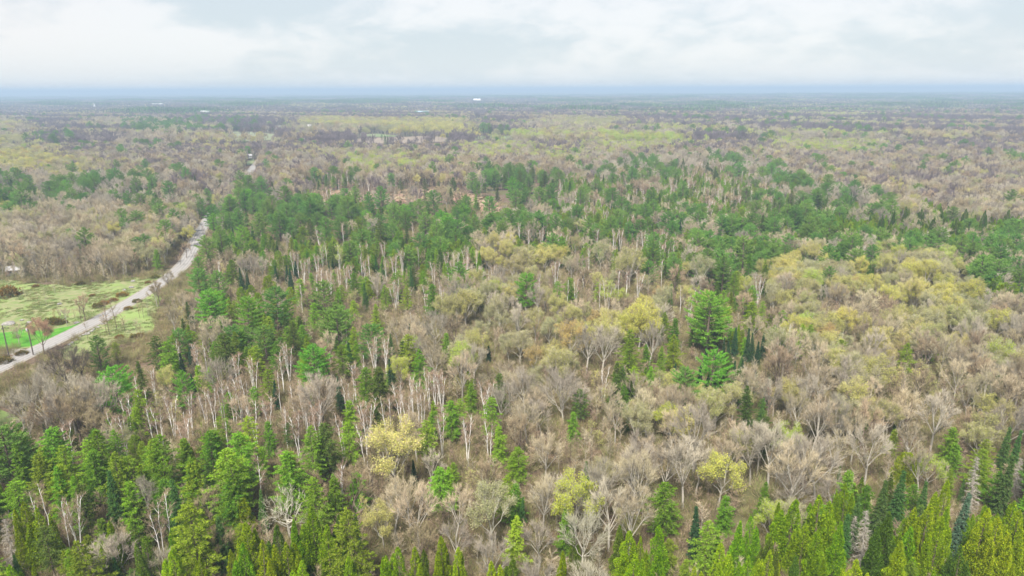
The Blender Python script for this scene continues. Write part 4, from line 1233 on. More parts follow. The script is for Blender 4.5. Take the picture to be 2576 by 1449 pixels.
def fill(p, rng, scale_far=1.0):
    d = np.hypot(p[:, 0], p[:, 1])
    n = len(p)
    gz = ground_z(p[:, 0], p[:, 1])
    top = project(np.column_stack([p, gz + 11.0]))[0]
    base = project(np.column_stack([p, gz]))[0]
    # stands of trees have ragged edges
    wob = (26 * np.sin(p[:, 0] * 0.045 + 2 * np.sin(p[:, 1] * 0.02)) + rng.normal(size=n) * 22) * np.clip((top[:, 1] - 230) / 240, 0.15, 1.1) + (22 * np.sin(p[:, 1] * 0.011 + p[:, 0] * 0.004) + rng.normal(size=n) * 26) * (d > 700)
    hobble = (10 * np.sin(p[:, 0] * 0.031 + 1.1 + 1.7 * np.sin(p[:, 0] * 0.013)) + rng.normal(size=n) * 9) * np.clip((top[:, 1] - 230) / 240, 0.30, 1.3)
    code = code_of(top + np.stack([wob, hobble], 1))
    ok = road_dist(p) > np.where(d < 380, 8.5, np.where(d < 590, 4.3, 7.0))
    lucky = rng.random(n)
    fieldmask = np.zeros(n, bool)
    ragged = base + rng.normal(size=(n, 2)) * np.array([9.0, 6.0])
    for poly in VIS_NEAR + [NOOK_PX]:
        fieldmask |= in_poly(ragged, poly)
    vis = np.zeros(n, bool)
    high = project(np.column_stack([p, gz + 15.5]))[0]
    half = 3.5 * FPX / K / np.maximum(d, 60)
    for poly in VIS_NEAR:
        for f in (0.25, 0.5, 0.75, 0.97):
            q = base * (1 - f) + high * f
            for sx_ in (-1, 0, 1):
                vis |= in_poly(q + np.stack([sx_ * half * (0.2 + 0.8 * (f > 0.4)), 0 * half], 1), poly)
    ok &= ~(fieldmask & (d < 420))
    ok &= ~(vis & (d < 420))
    bog = in_poly(base, BOG_PX)
    code = np.where(bog, CODES.index('w'), code)
    for poly in OPEN_FAR:
        for f in (0, 0.25, 0.5, 0.75, 1.0, 1.2):
            ok &= ~(in_poly(base * (1 - f) + top * f, poly) & (d > 500) & (lucky > (0.14 if f > 0 else 0.03)))
    sp = np.array([MIX[c][0] for c in CODES])[code] * np.where(d < 420, 0.96, 1.05)
    return ok, code, sp, top


def thin(p, sp, base_s, rng):
    return rng.random(len(p)) < (base_s / sp) ** 2


rng = np.random.default_rng(21)
trees = [(h[0], h[1], h[2], h[3], h[4], h[5], h[6], h[7], True) for h in heroes]


def near_hero(p, r):
    out = np.zeros(len(p), bool)
    for x, y in zip(hx, hy):
        out |= (np.abs(p[:, 0] - x) < r) & (np.abs(p[:, 1] - y) < r) & ((p[:, 0] - x) ** 2 + (p[:, 1] - y) ** 2 < r * r)
    return out


def pick(p, code, rng, grow=1.0, d_far=0):
    res = []
    for c in np.unique(code):
        kinds = MIX[CODES[c]][1]
        w = np.array([k[2] for k in kinds])
        w = w / w.sum()
        sel = np.nonzero(code == c)[0]
        # neighbours tend to be of one kind: a slow wave shifts the draw
        u = rng.random(len(sel))
        q = p[sel]
        wave = 0.5 + 0.5 * np.sin(q[:, 0] * 0.061 + 1.3 * np.sin(q[:, 1] * 0.043) + q[:, 1] * 0.037 + c)
        cor = 0.28 if d_far < 500 else 0.62
        if d_far >= 500:
            wave = 0.5 + 0.5 * np.sin(q[:, 0] * 0.013 + 1.9 * np.sin(q[:, 1] * 0.011 + c) + q[:, 1] * 0.021)
        u = np.clip(u * (1 - cor) + cor * wave, 0, 0.9999)
        ki = np.searchsorted(np.cumsum(w), u)
        ki = np.minimum(ki, len(kinds) - 1)
        for s, k in zip(sel, ki):
            kind, colour, _ = kinds[k]
            res.append((p[s, 0], p[s, 1], kind, colour, int(rng.integers(len(SHAPES[kind]))), (0.66 + 0.34 * rng.random()) * grow * (1.15 if kind == 'white_pine' else 1.0) * (1.15 if kind.endswith('sapling') else BIG if d_far < 500 else 1.1), None, None, False))
    return res


def hides_hero(lst):
    """fill trees that would stand in front of a measured tree's crown"""
    hz_ = np.array([HT[(h[2], h[4])] * h[5] for h in heroes])
    tp, dd = project(np.column_stack([hx, hy, hz_]))
    bp = project(np.column_stack([hx, hy, 0 * hx]))[0]
    p = np.array([(t_[0], t_[1]) for t_ in lst])
    fh = np.array([HT[(t_[2], t_[4])] * t_[5] for t_ in lst])
    ft, fd = project(np.column_stack([p, fh * 0.93]))
    fw = 0.22 * fh * FPX / K / fd
    out = np.zeros(len(p), bool)
    for j, h in enumerate(heroes):
        tall = bp[j, 1] - tp[j, 1]
        half = 0.22 * tall if h[2] not in ('spruce_tree', 'white_birch', 'dead_spruce') else 0.12 * tall
        low = tp[j, 1] + tall * 0.60
        out |= (fd < dd[j] + 1) & (fd > dd[j] - 45) & (np.abs(ft[:, 0] - tp[j, 0]) < half + fw * 0.7) & (ft[:, 1] < low)
    return out


for (d0, d1, s, grow) in ((66, 420, 2.7, 0.92), (420, 900, 3.6, 1.0), (900, 2000, 5.2, 1.12)):
    p = jitter_grid(-d1 * 0.86 - 30, d1 * 0.86 + 30, d0, d1, s, rng)
    p = p[in_wedge(p, d0, d1)]
    ok, code, sp, top = fill(p, rng)
    sp = sp * (s / 3.0 if s > 3 else 1)
    ok &= thin(p, np.maximum(sp, s), s, rng)
    p, code = p[ok], code[ok]
    if d0 < 500:
        keep = ~near_hero(p, 2.4)
        p, code = p[keep], code[keep]
    got = pick(p, code, rng, grow, d0)
    if d0 < 500:
        hid = hides_hero(got)
        # where a tall tree would hide a measured one, a sapling grows instead
        out_ = []
        for t_, h_ in zip(got, hid):
            if h_:
                u = rng.random()
                if u > 0.97:
                    continue
                t_ = (t_[0], t_[1], 'bare_sapling', ['brown', 'tan', 'red'][int(u * 3)], int(rng.integers(2)), 0.62 + 0.25 * rng.random(), None, None, False)
            out_.append(t_)
        got = out_
    trees += got

# ---- sort the trees: the largest 300 of a kind in view stand as things of their own, the others form the woods
T = len(trees)
xy = np.array([(t[0], t[1]) for t in trees])
tz = ground_z(xy[:, 0], xy[:, 1])
thh = np.array([HT[(t[2], t[4])] * t[5] for t in trees])
mid_px, depth = project(np.column_stack([xy, tz + thh * 0.75]))
top_px = project(np.column_stack([xy, tz + thh]))[0]
inframe = (mid_px[:, 0] > -12) & (mid_px[:, 0] < 2588) & (top_px[:, 1] < 1440) & (depth > 0)
size_px = FPX * thh / depth
order = np.argsort(-(size_px + 1e6 * np.array([t[7] is not None for t in trees]) + 8 * np.array([t[8] for t in trees])))
LIMIT = 300
count, single = {}, np.zeros(T, bool)
for i in order:
    k = trees[i][2]
    if inframe[i] and count.get(k, 0) < LIMIT:
        single[i] = True
        count[k] = count.get(k, 0) + 1

LOOK = {
    ('bare_maple', 'grey'): 'bare grey maple', ('bare_maple', 'tan'): 'bare tan maple', ('bare_maple', 'brown'): 'bare brownish maple', ('bare_maple', 'dark'): 'dark leafless tree', ('bare_maple', 'plum'): 'bare maple with painted-on purplish shade',
    ('bare_oak', 'grey'): 'spreading bare grey oak', ('bare_oak', 'pale'): 'spreading pale bare oak', ('bare_oak', 'dark'): 'dark spreading bare oak',
    ('gnarled_oak', 'pale'): 'gnarled pale oak',
    ('budding_oak', 'gold'): 'golden flowering oak', ('budding_oak', 'olive'): 'olive-green budding oak', ('budding_oak', 'pale'): 'pale budding oak', ('budding_oak', 'orange'): 'orange tinted oak',
    ('budding_oak', 'yellow'): 'yellow flowering oak', ('budding_oak', 'lime'): 'lime green leafing tree', ('budding_oak', 'red'): 'red budding tree',
    ('aspen_tree', 'lime'): 'lime green aspen', ('aspen_tree', 'yellow'): 'yellowish aspen',
    ('white_birch', 'white'): 'white birch', ('white_birch', 'tan'): 'white birch with tan twigs', ('leafing_birch', 'lime'): 'birch with lime leaves',
    ('bare_sapling', 'brown'): 'thin brown sapling', ('bare_sapling', 'tan'): 'thin tan sapling', ('bare_sapling', 'red'): 'thin reddish sapling',
    ('budding_sapling', 'olive'): 'olive budding sapling', ('budding_sapling', 'gold'): 'gold budding sapling',
    ('white_pine', 'pine'): 'blue-green pine', ('white_pine', 'bright'): 'bright green pine',
    ('hemlock_tree', 'hemlock'): 'mid-green hemlock', ('hemlock_tree', 'light'): 'light green hemlock', ('hemlock_tree', 'dark'): 'dark green hemlock',
    ('spruce_tree', 'spruce'): 'dark narrow spruce', ('spruce_tree', 'green'): 'green pointed spruce', ('spruce_tree', 'blue'): 'bluish spruce',
    ('cedar_tree', 'cedar'): 'olive-green cedar', ('cedar_tree', 'yellow'): 'yellow-green cedar', ('cedar_tree', 'dark'): 'dark green cedar',
    ('round_cedar', 'cedar'): 'round olive cedar', ('round_cedar', 'yellow'): 'round bright cedar', ('dead_spruce', 'dead'): 'dead grey spruce',
    ('juniper_bush', 'rust'): 'rusty juniper bush', ('juniper_bush', 'juniper'): 'dark juniper bush',
}
SHORT = {'bare_maple': 'maple', 'bare_oak': 'oak', 'gnarled_oak': 'oak', 'budding_oak': 'oak', 'aspen_tree': 'aspen', 'white_birch': 'birch', 'leafing_birch': 'birch', 'bare_sapling': 'sapling',
         'budding_sapling': 'sapling', 'white_pine': 'pine', 'hemlock_tree': 'hemlock', 'spruce_tree': 'spruce', 'cedar_tree': 'cedar', 'round_cedar': 'cedar', 'dead_spruce': 'spruce', 'juniper_bush': 'bush'}
CATEGORY = {'bare_sapling': 'sapling', 'budding_sapling': 'sapling', 'juniper_bush': 'bush'}
GROUP = {'bare_maple': 'bare maples in the wood', 'bare_oak': 'bare spreading oaks', 'gnarled_oak': 'gnarled oaks', 'budding_oak': 'oaks coming into flower', 'aspen_tree': 'lime green aspens',
         'white_birch': 'white birches in the wood', 'leafing_birch': 'birches in leaf', 'bare_sapling': 'bare saplings under the trees', 'budding_sapling': 'saplings coming into leaf',
         'white_pine': 'white pines', 'hemlock_tree': 'hemlocks in the wood', 'spruce_tree': 'spruces in the wood', 'cedar_tree': 'cedars in the grove', 'round_cedar': 'round topped cedars',
         'dead_spruce': 'dead spruces', 'juniper_bush': 'juniper bushes'}
ORD = 'nearest second third fourth fifth sixth seventh eighth ninth tenth eleventh twelfth thirteenth fourteenth fifteenth sixteenth seventeenth eighteenth nineteenth twentieth'.split()


def ordinal(n):
    if n <= 20:
        return ORD[n - 1] if n > 1 else 'first'
    s = {1: 'st', 2: 'nd', 3: 'rd'}.get(n % 10 if n % 100 not in (11, 12, 13) else 0, 'th')
    return f'{n}{s}'


MARKS = []       # (phrase, pixel x, pixel y)
for i, t in enumerate(trees):
    if t[7]:
        MARKS.append((t[7], mid_px[i, 0], mid_px[i, 1]))
MARKS += [('the grey shed', 38, 690), ('the flat boulder', 23, 815), ('the road bend', 470, 652), ('the tan field', 1010, 352), ('the brown bog', 1200, 510), ('the far meadow', 630, 344),
          ('the twin white barns', 513, 295), ('the blue-roofed barn', 1062, 294), ('the dark pine stand', 1310, 440), ('the lane mouth', 80, 885), ('the left pine group', 340, 450)]


def name_by_marks(idx, marks=None):
    """a label for each tree: its look, and its rank counted outward from something one can find"""
    mk = np.array([(m[1], m[2]) for m in MARKS])
    cells = {}
    for i in idx:
        dx = mid_px[i, 0] - mk[:, 0]
        dy = (mid_px[i, 1] - mk[:, 1]) * 1.3
        d = np.hypot(dx, dy)
        j = int(np.argmin(d))
        if abs(dx[j]) > abs(dy[j]):
            rel = 'left of' if dx[j] < 0 else 'right of'
        else:
            rel = 'behind' if dy[j] < 0 else 'in front of'
        cells.setdefault((LOOK[trees[i][2:4]], SHORT[trees[i][2]], j, rel), []).append((d[j], i))
    out = {}
    for (look, short, j, rel), lst in cells.items():
        lst.sort()
        for r, (_, i) in enumerate(lst):
            out[i] = f'{look}, {ordinal(r + 1)} such {short} {rel} {MARKS[j][0]}'
    return out


LABELS = name_by_marks([i for i in np.nonzero(single)[0] if not trees[i][6]])

# ------------------------------------------------------------------ ground, fields, road
soil = rough_mat('leaf_litter', (0.085, 0.058, 0.04), (0.17, 0.12, 0.08), 0.9, 8, 0.35, 0.65, c3=(0.11, 0.105, 0.045), scale3=0.03)
grass_m = rough_mat('pasture', (0.15, 0.22, 0.06), (0.27, 0.255, 0.14), 0.35, 9, 0.32, 0.68, c3=(0.22, 0.30, 0.09), scale3=0.05)
lawn_m = rough_mat('lawn', (0.055, 0.21, 0.015), (0.10, 0.27, 0.025), 0.4, 5)
bog_m = rough_mat('bog', (0.27, 0.19, 0.125), (0.37, 0.29, 0.19), 0.12, 8, c3=(0.30, 0.18, 0.13), scale3=0.06)
tan_m = rough_mat('stubble', (0.21, 0.17, 0.135), (0.28, 0.225, 0.175), 0.05, 5)
mead_m = rough_mat('meadow', (0.21, 0.235, 0.13), (0.15, 0.125, 0.09), 0.03, 6, 0.46, 0.60)
green_m = rough_mat('field_green', (0.16, 0.21, 0.09), (0.20, 0.235, 0.12), 0.03, 4)


def polar_sheet(name, radii, angs, mat, zoff=0.0, bump=None):
    R, A = np.meshgrid(radii, angs, indexing='ij')
    X, Y = R * np.sin(A), R * np.cos(A)
    Z = ground_z(X, Y) + zoff
    if bump is not None:
        Z = Z + bump(R, A)
    nr, na = R.shape
    idx = np.arange(nr * na).reshape(nr, na)
    f = np.stack([idx[:-1, :-1], idx[:-1, 1:], idx[1:, 1:], idx[1:, :-1]], -1).reshape(-1, 4)
    g = Geo()
    g.mesh_part(np.stack([X, Y, Z], -1).reshape(-1, 3), f[:, ::-1])
    return new_obj(name, g.build(name, [mat], smooth=True))


radii = np.concatenate([[0.5], np.linspace(30, 600, 20), np.geomspace(660, 42000, 110)])
tag(polar_sheet('ground', radii, np.linspace(-math.pi, math.pi, 193), soil), 'brown leaf strewn forest ground', kind='structure')


def patch(name, poly, mat, z, label, n=None):
    pts = np.array([ground_at(x, y)[:2] for x, y in poly])
    zz = ground_z(pts[:, 0], pts[:, 1]) + z
    me = bpy.data.meshes.new(name)
    me.from_pydata([(float(a), float(b), float(c)) for (a, b), c in zip(pts, zz)], [], [list(range(len(pts)))])
    me.materials.append(mat)
    o = new_obj(name, me)
    return tag(o, label, kind='structure')


patch('pasture_field', FIELD_PX, grass_m, 0.012, 'rough green and straw coloured pasture beside the road')
patch('verge_field', VERGE_PX, grass_m, 0.012, 'narrow strip of rough grass across the road from the pasture')
patch('nook_field', NOOK_PX, grass_m, 0.012, 'small grassy opening among bare trees')
patch('lawn', LAWN_PX, lawn_m, 0.024, 'vivid green mown lawn at the near end of the pasture')
patch('bog_field', BOG_PX, bog_m, 0.05, 'brown open bog between the pines')
patch('meadow_field', MEADOW_PX, mead_m, 0.5, 'pale green meadow mottled with brown far up the road')
patch('stubble_field', TAN_PX, tan_m, 0.5, 'tan stubble field beyond the wood')
patch('hay_field', GREENF_PX, green_m, 0.5, 'thin green field behind the stubble')
patch('grain_field', GREENF2_PX, green_m, 0.5, 'green field right of the stubble')
patch('strip_field', STRIP_PX, tan_m, 0.5, 'thin tan strip of field before a row of yellow trees')
patch('slope_field', PATCH_PX, green_m, 0.5, 'small green field in a gap of the far wood')
patch('farm_field', FARM_PX, green_m, 0.5, 'small green field below a far ridge')
patch('yard_lawn', YARD_PX, green_m, 0.4, 'small lawn beside the far stretch of road')

# road: worn pale tarmac with wheel tracks, gravel shoulders
rm = bpy.data.materials.new('worn_tarmac')
rm.use_nodes = True
t = rm.node_tree
b = t.nodes['Principled BSDF']
b.inputs['Roughness'].default_value = 0.85
uvn = nd(t, 'ShaderNodeUVMap')
sx = nd(t, 'ShaderNodeSeparateXYZ')
t.links.new(uvn.outputs[0], sx.inputs[0])
tco = nd(t, 'ShaderNodeTexCoord')
nz = noise(t, tco.outputs['Object'], 0.5, 7, 0.65)
wob = mth(t, 'ADD', sx.outputs[0], mth(t, 'MULTIPLY', mth(t, 'SUBTRACT', noise(t, tco.outputs['Object'], 0.08, 2), 0.5), 0.05))
trk = mth(t, 'POWER', mth(t, 'ABSOLUTE', mth(t, 'SINE', mth(t, 'MULTIPLY', wob, math.pi * 4))), 1.5)
c0 = mixc(t, maprange(t, nz, 0.3, 0.7), dim((0.20, 0.193, 0.192)), dim((0.265, 0.255, 0.25)))
c1 = mixc(t, mth(t, 'MULTIPLY', trk, 0.6), c0, dim((0.385, 0.365, 0.35)))
t.links.new(c1, b.inputs['Base Color'])
gravel_m = rough_mat('shoulder_gravel', (0.24, 0.22, 0.19), (0.34, 0.31, 0.27), 0.8, 8)


def ribbon(name, line, offs, zs, mat, label=None, kind=None, parent=None):
    tan_ = np.gradient(line, axis=0)
    tan_ /= np.linalg.norm(tan_, axis=1, keepdims=True)
    nrm = np.stack([-tan_[:, 1], tan_[:, 0]], 1)
    n, k = len(line), len(offs)
    v = np.zeros((n, k, 3))
    for j, (o, z) in enumerate(zip(offs, zs)):
        v[:, j, :2] = line + nrm * o
        v[:, j, 2] = ground_z(v[:, j, 0], v[:, j, 1]) + z
    idx = np.arange(n * k).reshape(n, k)
    f = np.stack([idx[:-1, :-1], idx[1:, :-1], idx[1:, 1:], idx[:-1, 1:]], -1).reshape(-1, 4)[:, ::-1]
    me = bpy.data.meshes.new(name)
    me.from_pydata(v.reshape(-1, 3).tolist(), [], f.tolist())
    me.materials.append(mat)
    uv = me.uv_layers.new()
    u = np.tile(np.linspace(0, 1, k), n)
    w = np.repeat(np.arange(n) / 10.0, k)
    li = np.zeros(len(me.loops), np.int32)
    me.loops.foreach_get('vertex_index', li)
    uv.data.foreach_set('uv', np.stack([u[li], w[li]], 1).astype(np.float32).ravel())
    o = new_obj(name, me, parent)
    if label:
        tag(o, label, kind=kind)
    return o


ribbon('road', ROAD, [-2.7, -1.4, 0, 1.4, 2.7], [0.10, 0.13, 0.15, 0.13, 0.10], rm, 'pale worn country road curving away past the pasture', 'structure')
ribbon('road_shoulder', ROAD, [-3.5, -2.8, 2.8, 3.5], [0.02, 0.07, 0.07, 0.02], gravel_m, 'gravel shoulders along the country road', 'structure')
LANE = smooth_line(np.array([ground_at(x, y)[:2] for x, y in [(-150, 886), (-40, 884), (30, 884), (70, 888), (108, 876)]]), 30)
ribbon('lane', LANE, [-2.2, 0, 2.2], [0.03, 0.06, 0.03], gravel_m, 'pale gravel lane joining the road at the lawn', 'structure')
print('LAYOUT', T, {k: v for k, v in count.items()}, int((~single).sum()))
# ------------------------------------------------------------------ far country: groves, then rolling canopy to the horizon
def crown_tris(rng, n, rad, h, size):
    p = ball(rng, n, 1.0)
    p = p / np.maximum(np.linalg.norm(p, axis=1, keepdims=True), 0.45) * (0.75 + 0.25 * rng.random((n, 1)))
    p = p * np.array([rad, rad, h * 0.36]) + np.array([0, 0, h * 0.62])
    d = unit(rng.normal(size=(n, 3)) + np.array([0, 0, 0.3]))
    return sliver_tris(rng, p - d * size / 2, d, np.full(n, size), np.full(n, size * 0.8))


def cone_tris(rng, n, rad, h, size):
    t = rng.random(n) ** 1.3
    a = rng.random(n) * 6.28
    r = rad * (1 - t) ** 0.8 * (0.7 + 0.4 * rng.random(n))
    p = np.stack([np.cos(a) * r, np.sin(a) * r, 0.8 + t * (h - 0.8)], 1)
    d = unit(np.stack([np.cos(a), np.sin(a), np.full(n, 0.6)], 1) + rng.normal(size=(n, 3)) * 0.4)
    return sliver_tris(rng, p - d * size / 2, d, np.full(n, size), np.full(n, size * 0.7))


GROVE_MIX = {  # dark twig colours put crown shade into these coarse far trees
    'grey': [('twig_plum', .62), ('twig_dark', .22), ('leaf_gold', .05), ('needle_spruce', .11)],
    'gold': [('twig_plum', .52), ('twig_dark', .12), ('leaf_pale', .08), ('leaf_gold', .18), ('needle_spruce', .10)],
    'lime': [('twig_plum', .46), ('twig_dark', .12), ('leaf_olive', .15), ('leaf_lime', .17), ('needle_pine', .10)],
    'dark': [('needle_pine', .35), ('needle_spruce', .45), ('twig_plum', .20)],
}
GT = 90.0
grove_coll = bpy.data.collections.new('grove_sources')
grove_keys = {}


def make_grove(nm, mix, seed, spacing=6.6, per=42, size=2.0):
    rng = np.random.default_rng(seed)
    g = Geo()
    names = [m for m, _ in mix]
    w = np.cumsum([q for _, q in mix])
    pts = jitter_grid(-GT / 2, GT / 2, -GT / 2, GT / 2, spacing, rng)
    for x, y in pts:
        k = int(min(np.searchsorted(w, rng.random() * w[-1]), len(names) - 1))
        h = 12 + 5 * rng.random()
        if names[k].startswith('needle'):
            tr = cone_tris(rng, per, 2.6, h * 1.12, size * 0.9)
        else:
            tr = crown_tris(rng, per, 3.4 + 1.2 * rng.random(), h, size)
        g.tris(tr + np.array([x, y, 0.0]), k)
    return g.build('grove_' + nm, [MATS[n] for n in names])


def scatter(name, coll, pts, rz, sc, ix, label, cat=None, tilt=None):
    """many plants nobody could count, as one object"""
    me = bpy.data.meshes.new(name)
    me.vertices.add(len(pts))
    me.vertices.foreach_set('co', np.asarray(pts, np.float32).ravel())
    a = me.attributes.new('turn', 'FLOAT_VECTOR', 'POINT')
    rot = np.zeros((len(pts), 3), np.float32)
    rot[:, 2] = rz
    if tilt is not None:
        rot[:, :2] = tilt
    a.data.foreach_set('vector', rot.ravel())
    a = me.attributes.new('size', 'FLOAT_VECTOR', 'POINT')
    sc = np.asarray(sc, np.float32)
    if sc.ndim == 1:
        sc = np.repeat(sc[:, None], 3, 1)
    a.data.foreach_set('vector', np.ascontiguousarray(sc, np.float32).ravel())
    a = me.attributes.new('pick', 'INT', 'POINT')
    a.data.foreach_set('value', np.asarray(ix, np.int32))
    o = new_obj(name, me)
    ng = bpy.data.node_groups.new(name, 'GeometryNodeTree')
    ng.interface.new_socket('Geometry', in_out='INPUT', socket_type='NodeSocketGeometry')
    ng.interface.new_socket('Geometry', in_out='OUTPUT', socket_type='NodeSocketGeometry')
    gi, go = ng.nodes.new('NodeGroupInput'), ng.nodes.new('NodeGroupOutput')
    iop = ng.nodes.new('GeometryNodeInstanceOnPoints')
    ci = ng.nodes.new('GeometryNodeCollectionInfo')
    ci.inputs['Collection'].default_value = coll
    ci.inputs['Separate Children'].default_value = True
    ci.inputs['Reset Children'].default_value = True

    def attr(nm, typ):
        n = ng.nodes.new('GeometryNodeInputNamedAttribute')
        n.data_type = typ
        n.inputs['Name'].default_value = nm
        return next(s for s in n.outputs if s.enabled and s.name == 'Attribute')
    e2r = ng.nodes.new('FunctionNodeEulerToRotation')
    ng.links.new(attr('turn', 'FLOAT_VECTOR'), e2r.inputs[0])
    ng.links.new(gi.outputs[0], iop.inputs['Points'])
    ng.links.new(ci.outputs[0], iop.inputs['Instance'])
    iop.inputs['Pick Instance'].default_value = True
    ng.links.new(attr('pick', 'INT'), iop.inputs['Instance Index'])
    ng.links.new(e2r.outputs[0], iop.inputs['Rotation'])
    ng.links.new(attr('size', 'FLOAT_VECTOR'), iop.inputs['Scale'])
    ng.links.new(iop.outputs[0], go.inputs[0])
    md = o.modifiers.new('scatter', 'NODES')
    md.node_group = ng
    return tag(o, label, cat, kind='stuff')


n_src = 0
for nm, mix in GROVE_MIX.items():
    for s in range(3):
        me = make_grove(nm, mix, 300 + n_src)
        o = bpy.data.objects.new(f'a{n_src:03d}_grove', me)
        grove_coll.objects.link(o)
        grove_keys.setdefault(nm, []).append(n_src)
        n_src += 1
rng = np.random.default_rng(5)
gp = []
gx = np.arange(-7400, 7400, GT * 0.97)
for yy in np.arange(1960, 7600, GT * 0.97):
    xs = gx[np.abs(gx) < yy * 0.84 + 150]
    gp.append(np.column_stack([xs + rng.normal(size=len(xs)) * 6, np.full(len(xs), yy) + rng.normal(size=len(xs)) * 6]))
gp = np.concatenate(gp)
gz = ground_z(gp[:, 0], gp[:, 1])
gpx = project(np.column_stack([gp, gz + 8]))[0]
ok = np.ones(len(gp), bool)
for poly in OPEN_FAR:
    ok &= ~in_poly(gpx, poly)
    ok &= ~in_poly(gpx + np.array([0, -4]), poly)
gp, gz, gpx = gp[ok], gz[ok], gpx[ok]


def waves(p, s, ph):
    x, y = p[:, 0] * s, p[:, 1] * s
    return np.sin(x + 1.7 * np.sin(0.6 * y + ph) + ph) * np.sin(0.8 * y + 1.3 * np.sin(0.7 * x) + 2 * ph) + 0.6 * np.sin(2.3 * x + 1.9 * y + 3 * ph)


pa = waves(gp, 0.0042, 0.4) + rng.normal(size=len(gp)) * 0.45
pb = waves(gp, 0.0031, 2.2) + rng.normal(size=len(gp)) * 0.45
lime_ok = (gpx[:, 0] > 1500) & (gpx[:, 0] < 2300)
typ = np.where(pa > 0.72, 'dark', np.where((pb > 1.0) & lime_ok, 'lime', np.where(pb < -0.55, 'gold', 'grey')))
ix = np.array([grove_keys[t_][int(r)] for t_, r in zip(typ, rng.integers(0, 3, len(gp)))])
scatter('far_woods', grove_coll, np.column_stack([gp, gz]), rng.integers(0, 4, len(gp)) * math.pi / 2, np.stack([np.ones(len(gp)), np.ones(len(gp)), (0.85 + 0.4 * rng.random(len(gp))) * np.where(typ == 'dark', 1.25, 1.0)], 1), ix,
        'hazy far-off mixed woods rolling toward the horizon')

# rolling canopy beyond
cm = bpy.data.materials.new('distant_canopy')
cm.use_nodes = True
t = cm.node_tree
b = t.nodes['Principled BSDF']
b.inputs['Roughness'].default_value = 1.0
b.inputs['Specular IOR Level'].default_value = 0.0
tco = nd(t, 'ShaderNodeTexCoord')
mp = nd(t, 'ShaderNodeMapping')
t.links.new(tco.outputs['Object'], mp.inputs['Vector'])
n1 = noise(t, mp.outputs[0], 0.0016, 6, 0.62)
n2 = noise(t, mp.outputs[0], 0.02, 5, 0.6)
c = mixc(t, maprange(t, n1, 0.45, 0.58), (0.16, 0.14, 0.12), (0.06, 0.095, 0.045))
c = mixc(t, maprange(t, noise(t, mp.outputs[0], 0.0009, 5, 0.6), 0.52, 0.62), c, (0.20, 0.23, 0.10))
c = mixc(t, mth(t, 'MULTIPLY', maprange(t, n2, 0.4, 0.65), 0.5), c, (0.06, 0.055, 0.045))
t.links.new(c, b.inputs['Base Color'])
crng = np.random.default_rng(77)
rad = np.geomspace(7000, 40000, 190)
ang = np.linspace(-0.72, 0.72, 1100)
nb = crng.random((len(rad), len(ang)))
tag(polar_sheet('distant_woods', rad, ang, cm, 5.0, lambda R, A: nb * (7 + R / 2600.0)), 'blue distant woods along the horizon', kind='structure')

# ------------------------------------------------------------------ the woods past the trees built one by one
src_coll = {}
keys = {}
for i in range(T):
    if single[i]:
        continue
    kind, colour, vi = trees[i][2:5]
    fam = kind
    keys.setdefault(fam, {}).setdefault((kind, colour, vi), []).append(i)
WOOD_NAME = {'bare_maple': 'maple_woods', 'bare_oak': 'oak_woods', 'budding_oak': 'flowering_woods', 'aspen_tree': 'aspen_woods', 'white_birch': 'birch_woods', 'leafing_birch': 'leafing_woods',
             'bare_sapling': 'sapling_undergrowth', 'budding_sapling': 'budding_undergrowth', 'white_pine': 'pine_woods', 'hemlock_tree': 'hemlock_woods', 'spruce_tree': 'spruce_woods',
             'cedar_tree': 'cedar_woods', 'round_cedar': 'round_cedar_woods', 'dead_spruce': 'dead_woods', 'juniper_bush': 'juniper_shrubbery', 'gnarled_oak': 'gnarled_woods'}
rng = np.random.default_rng(9)
for fam, ks in keys.items():
    coll = bpy.data.collections.new(fam + '_sources')
    P, RZ, SC, IX = [], [], [], []
    for n, ((kind, colour, vi), idx) in enumerate(sorted(ks.items())):
        me, roles = WHOLE[(kind, vi)]
        o = bpy.data.objects.new(f'a{n:03d}_{kind}', me)
        coll.objects.link(o)
        set_mats(o, resolve(kind, colour, roles))
        for i in idx:
            P.append((xy[i, 0], xy[i, 1], tz[i]))
            SC.append(trees[i][5])
            IX.append(n)
    P = np.array(P)
    scatter(WOOD_NAME[fam], coll, P, rng.random(len(P)) * 6.28, np.array(SC), IX, f'{GROUP[fam]} farther back, too many to count', None,
            rng.normal(size=(len(P), 2)) * 0.03)

# brush under the trees
brush_coll = bpy.data.collections.new('brush_sources')
for s in range(4):
    r = np.random.default_rng(400 + s)
    g = Geo()
    n = 420
    base = ball(r, n, 1.3) * np.array([1, 1, 0])
    d = unit(r.normal(size=(n, 3)) * 0.5 + np.array([0, 0, 1.0]))
    z0 = r.random(n) * 1.6
    g.tris(sliver_tris(r, base + d * z0[:, None], d, 0.5 + 0.7 * r.random(n), np.full(n, 0.04)), 0)
    for k in range(14):
        a, q = base[k], d[k]
        g.tube(np.array([a, a + q * (1.6 + 1.6 * r.random())]), [0.025, 0.008], 3, 0)
    o = bpy.data.objects.new(f'a{s:03d}_brush', g.build('brush', [LEAF['brush']]))
    brush_coll.objects.link(o)
p = jitter_grid(-420, 420, 70, 460, 2.3, rng)
p = p[in_wedge(p, 70, 460)]
base = project(np.column_stack([p, np.zeros(len(p))]))[0]
ok = road_dist(p) > 6.5
for poly in VIS_NEAR + [NOOK_PX, BOG_PX]:
    ok &= ~in_poly(base + rng.normal(size=base.shape) * np.array([12.0, 8.0]), poly)
ok &= rng.random(len(p)) < 0.9
p = p[ok]
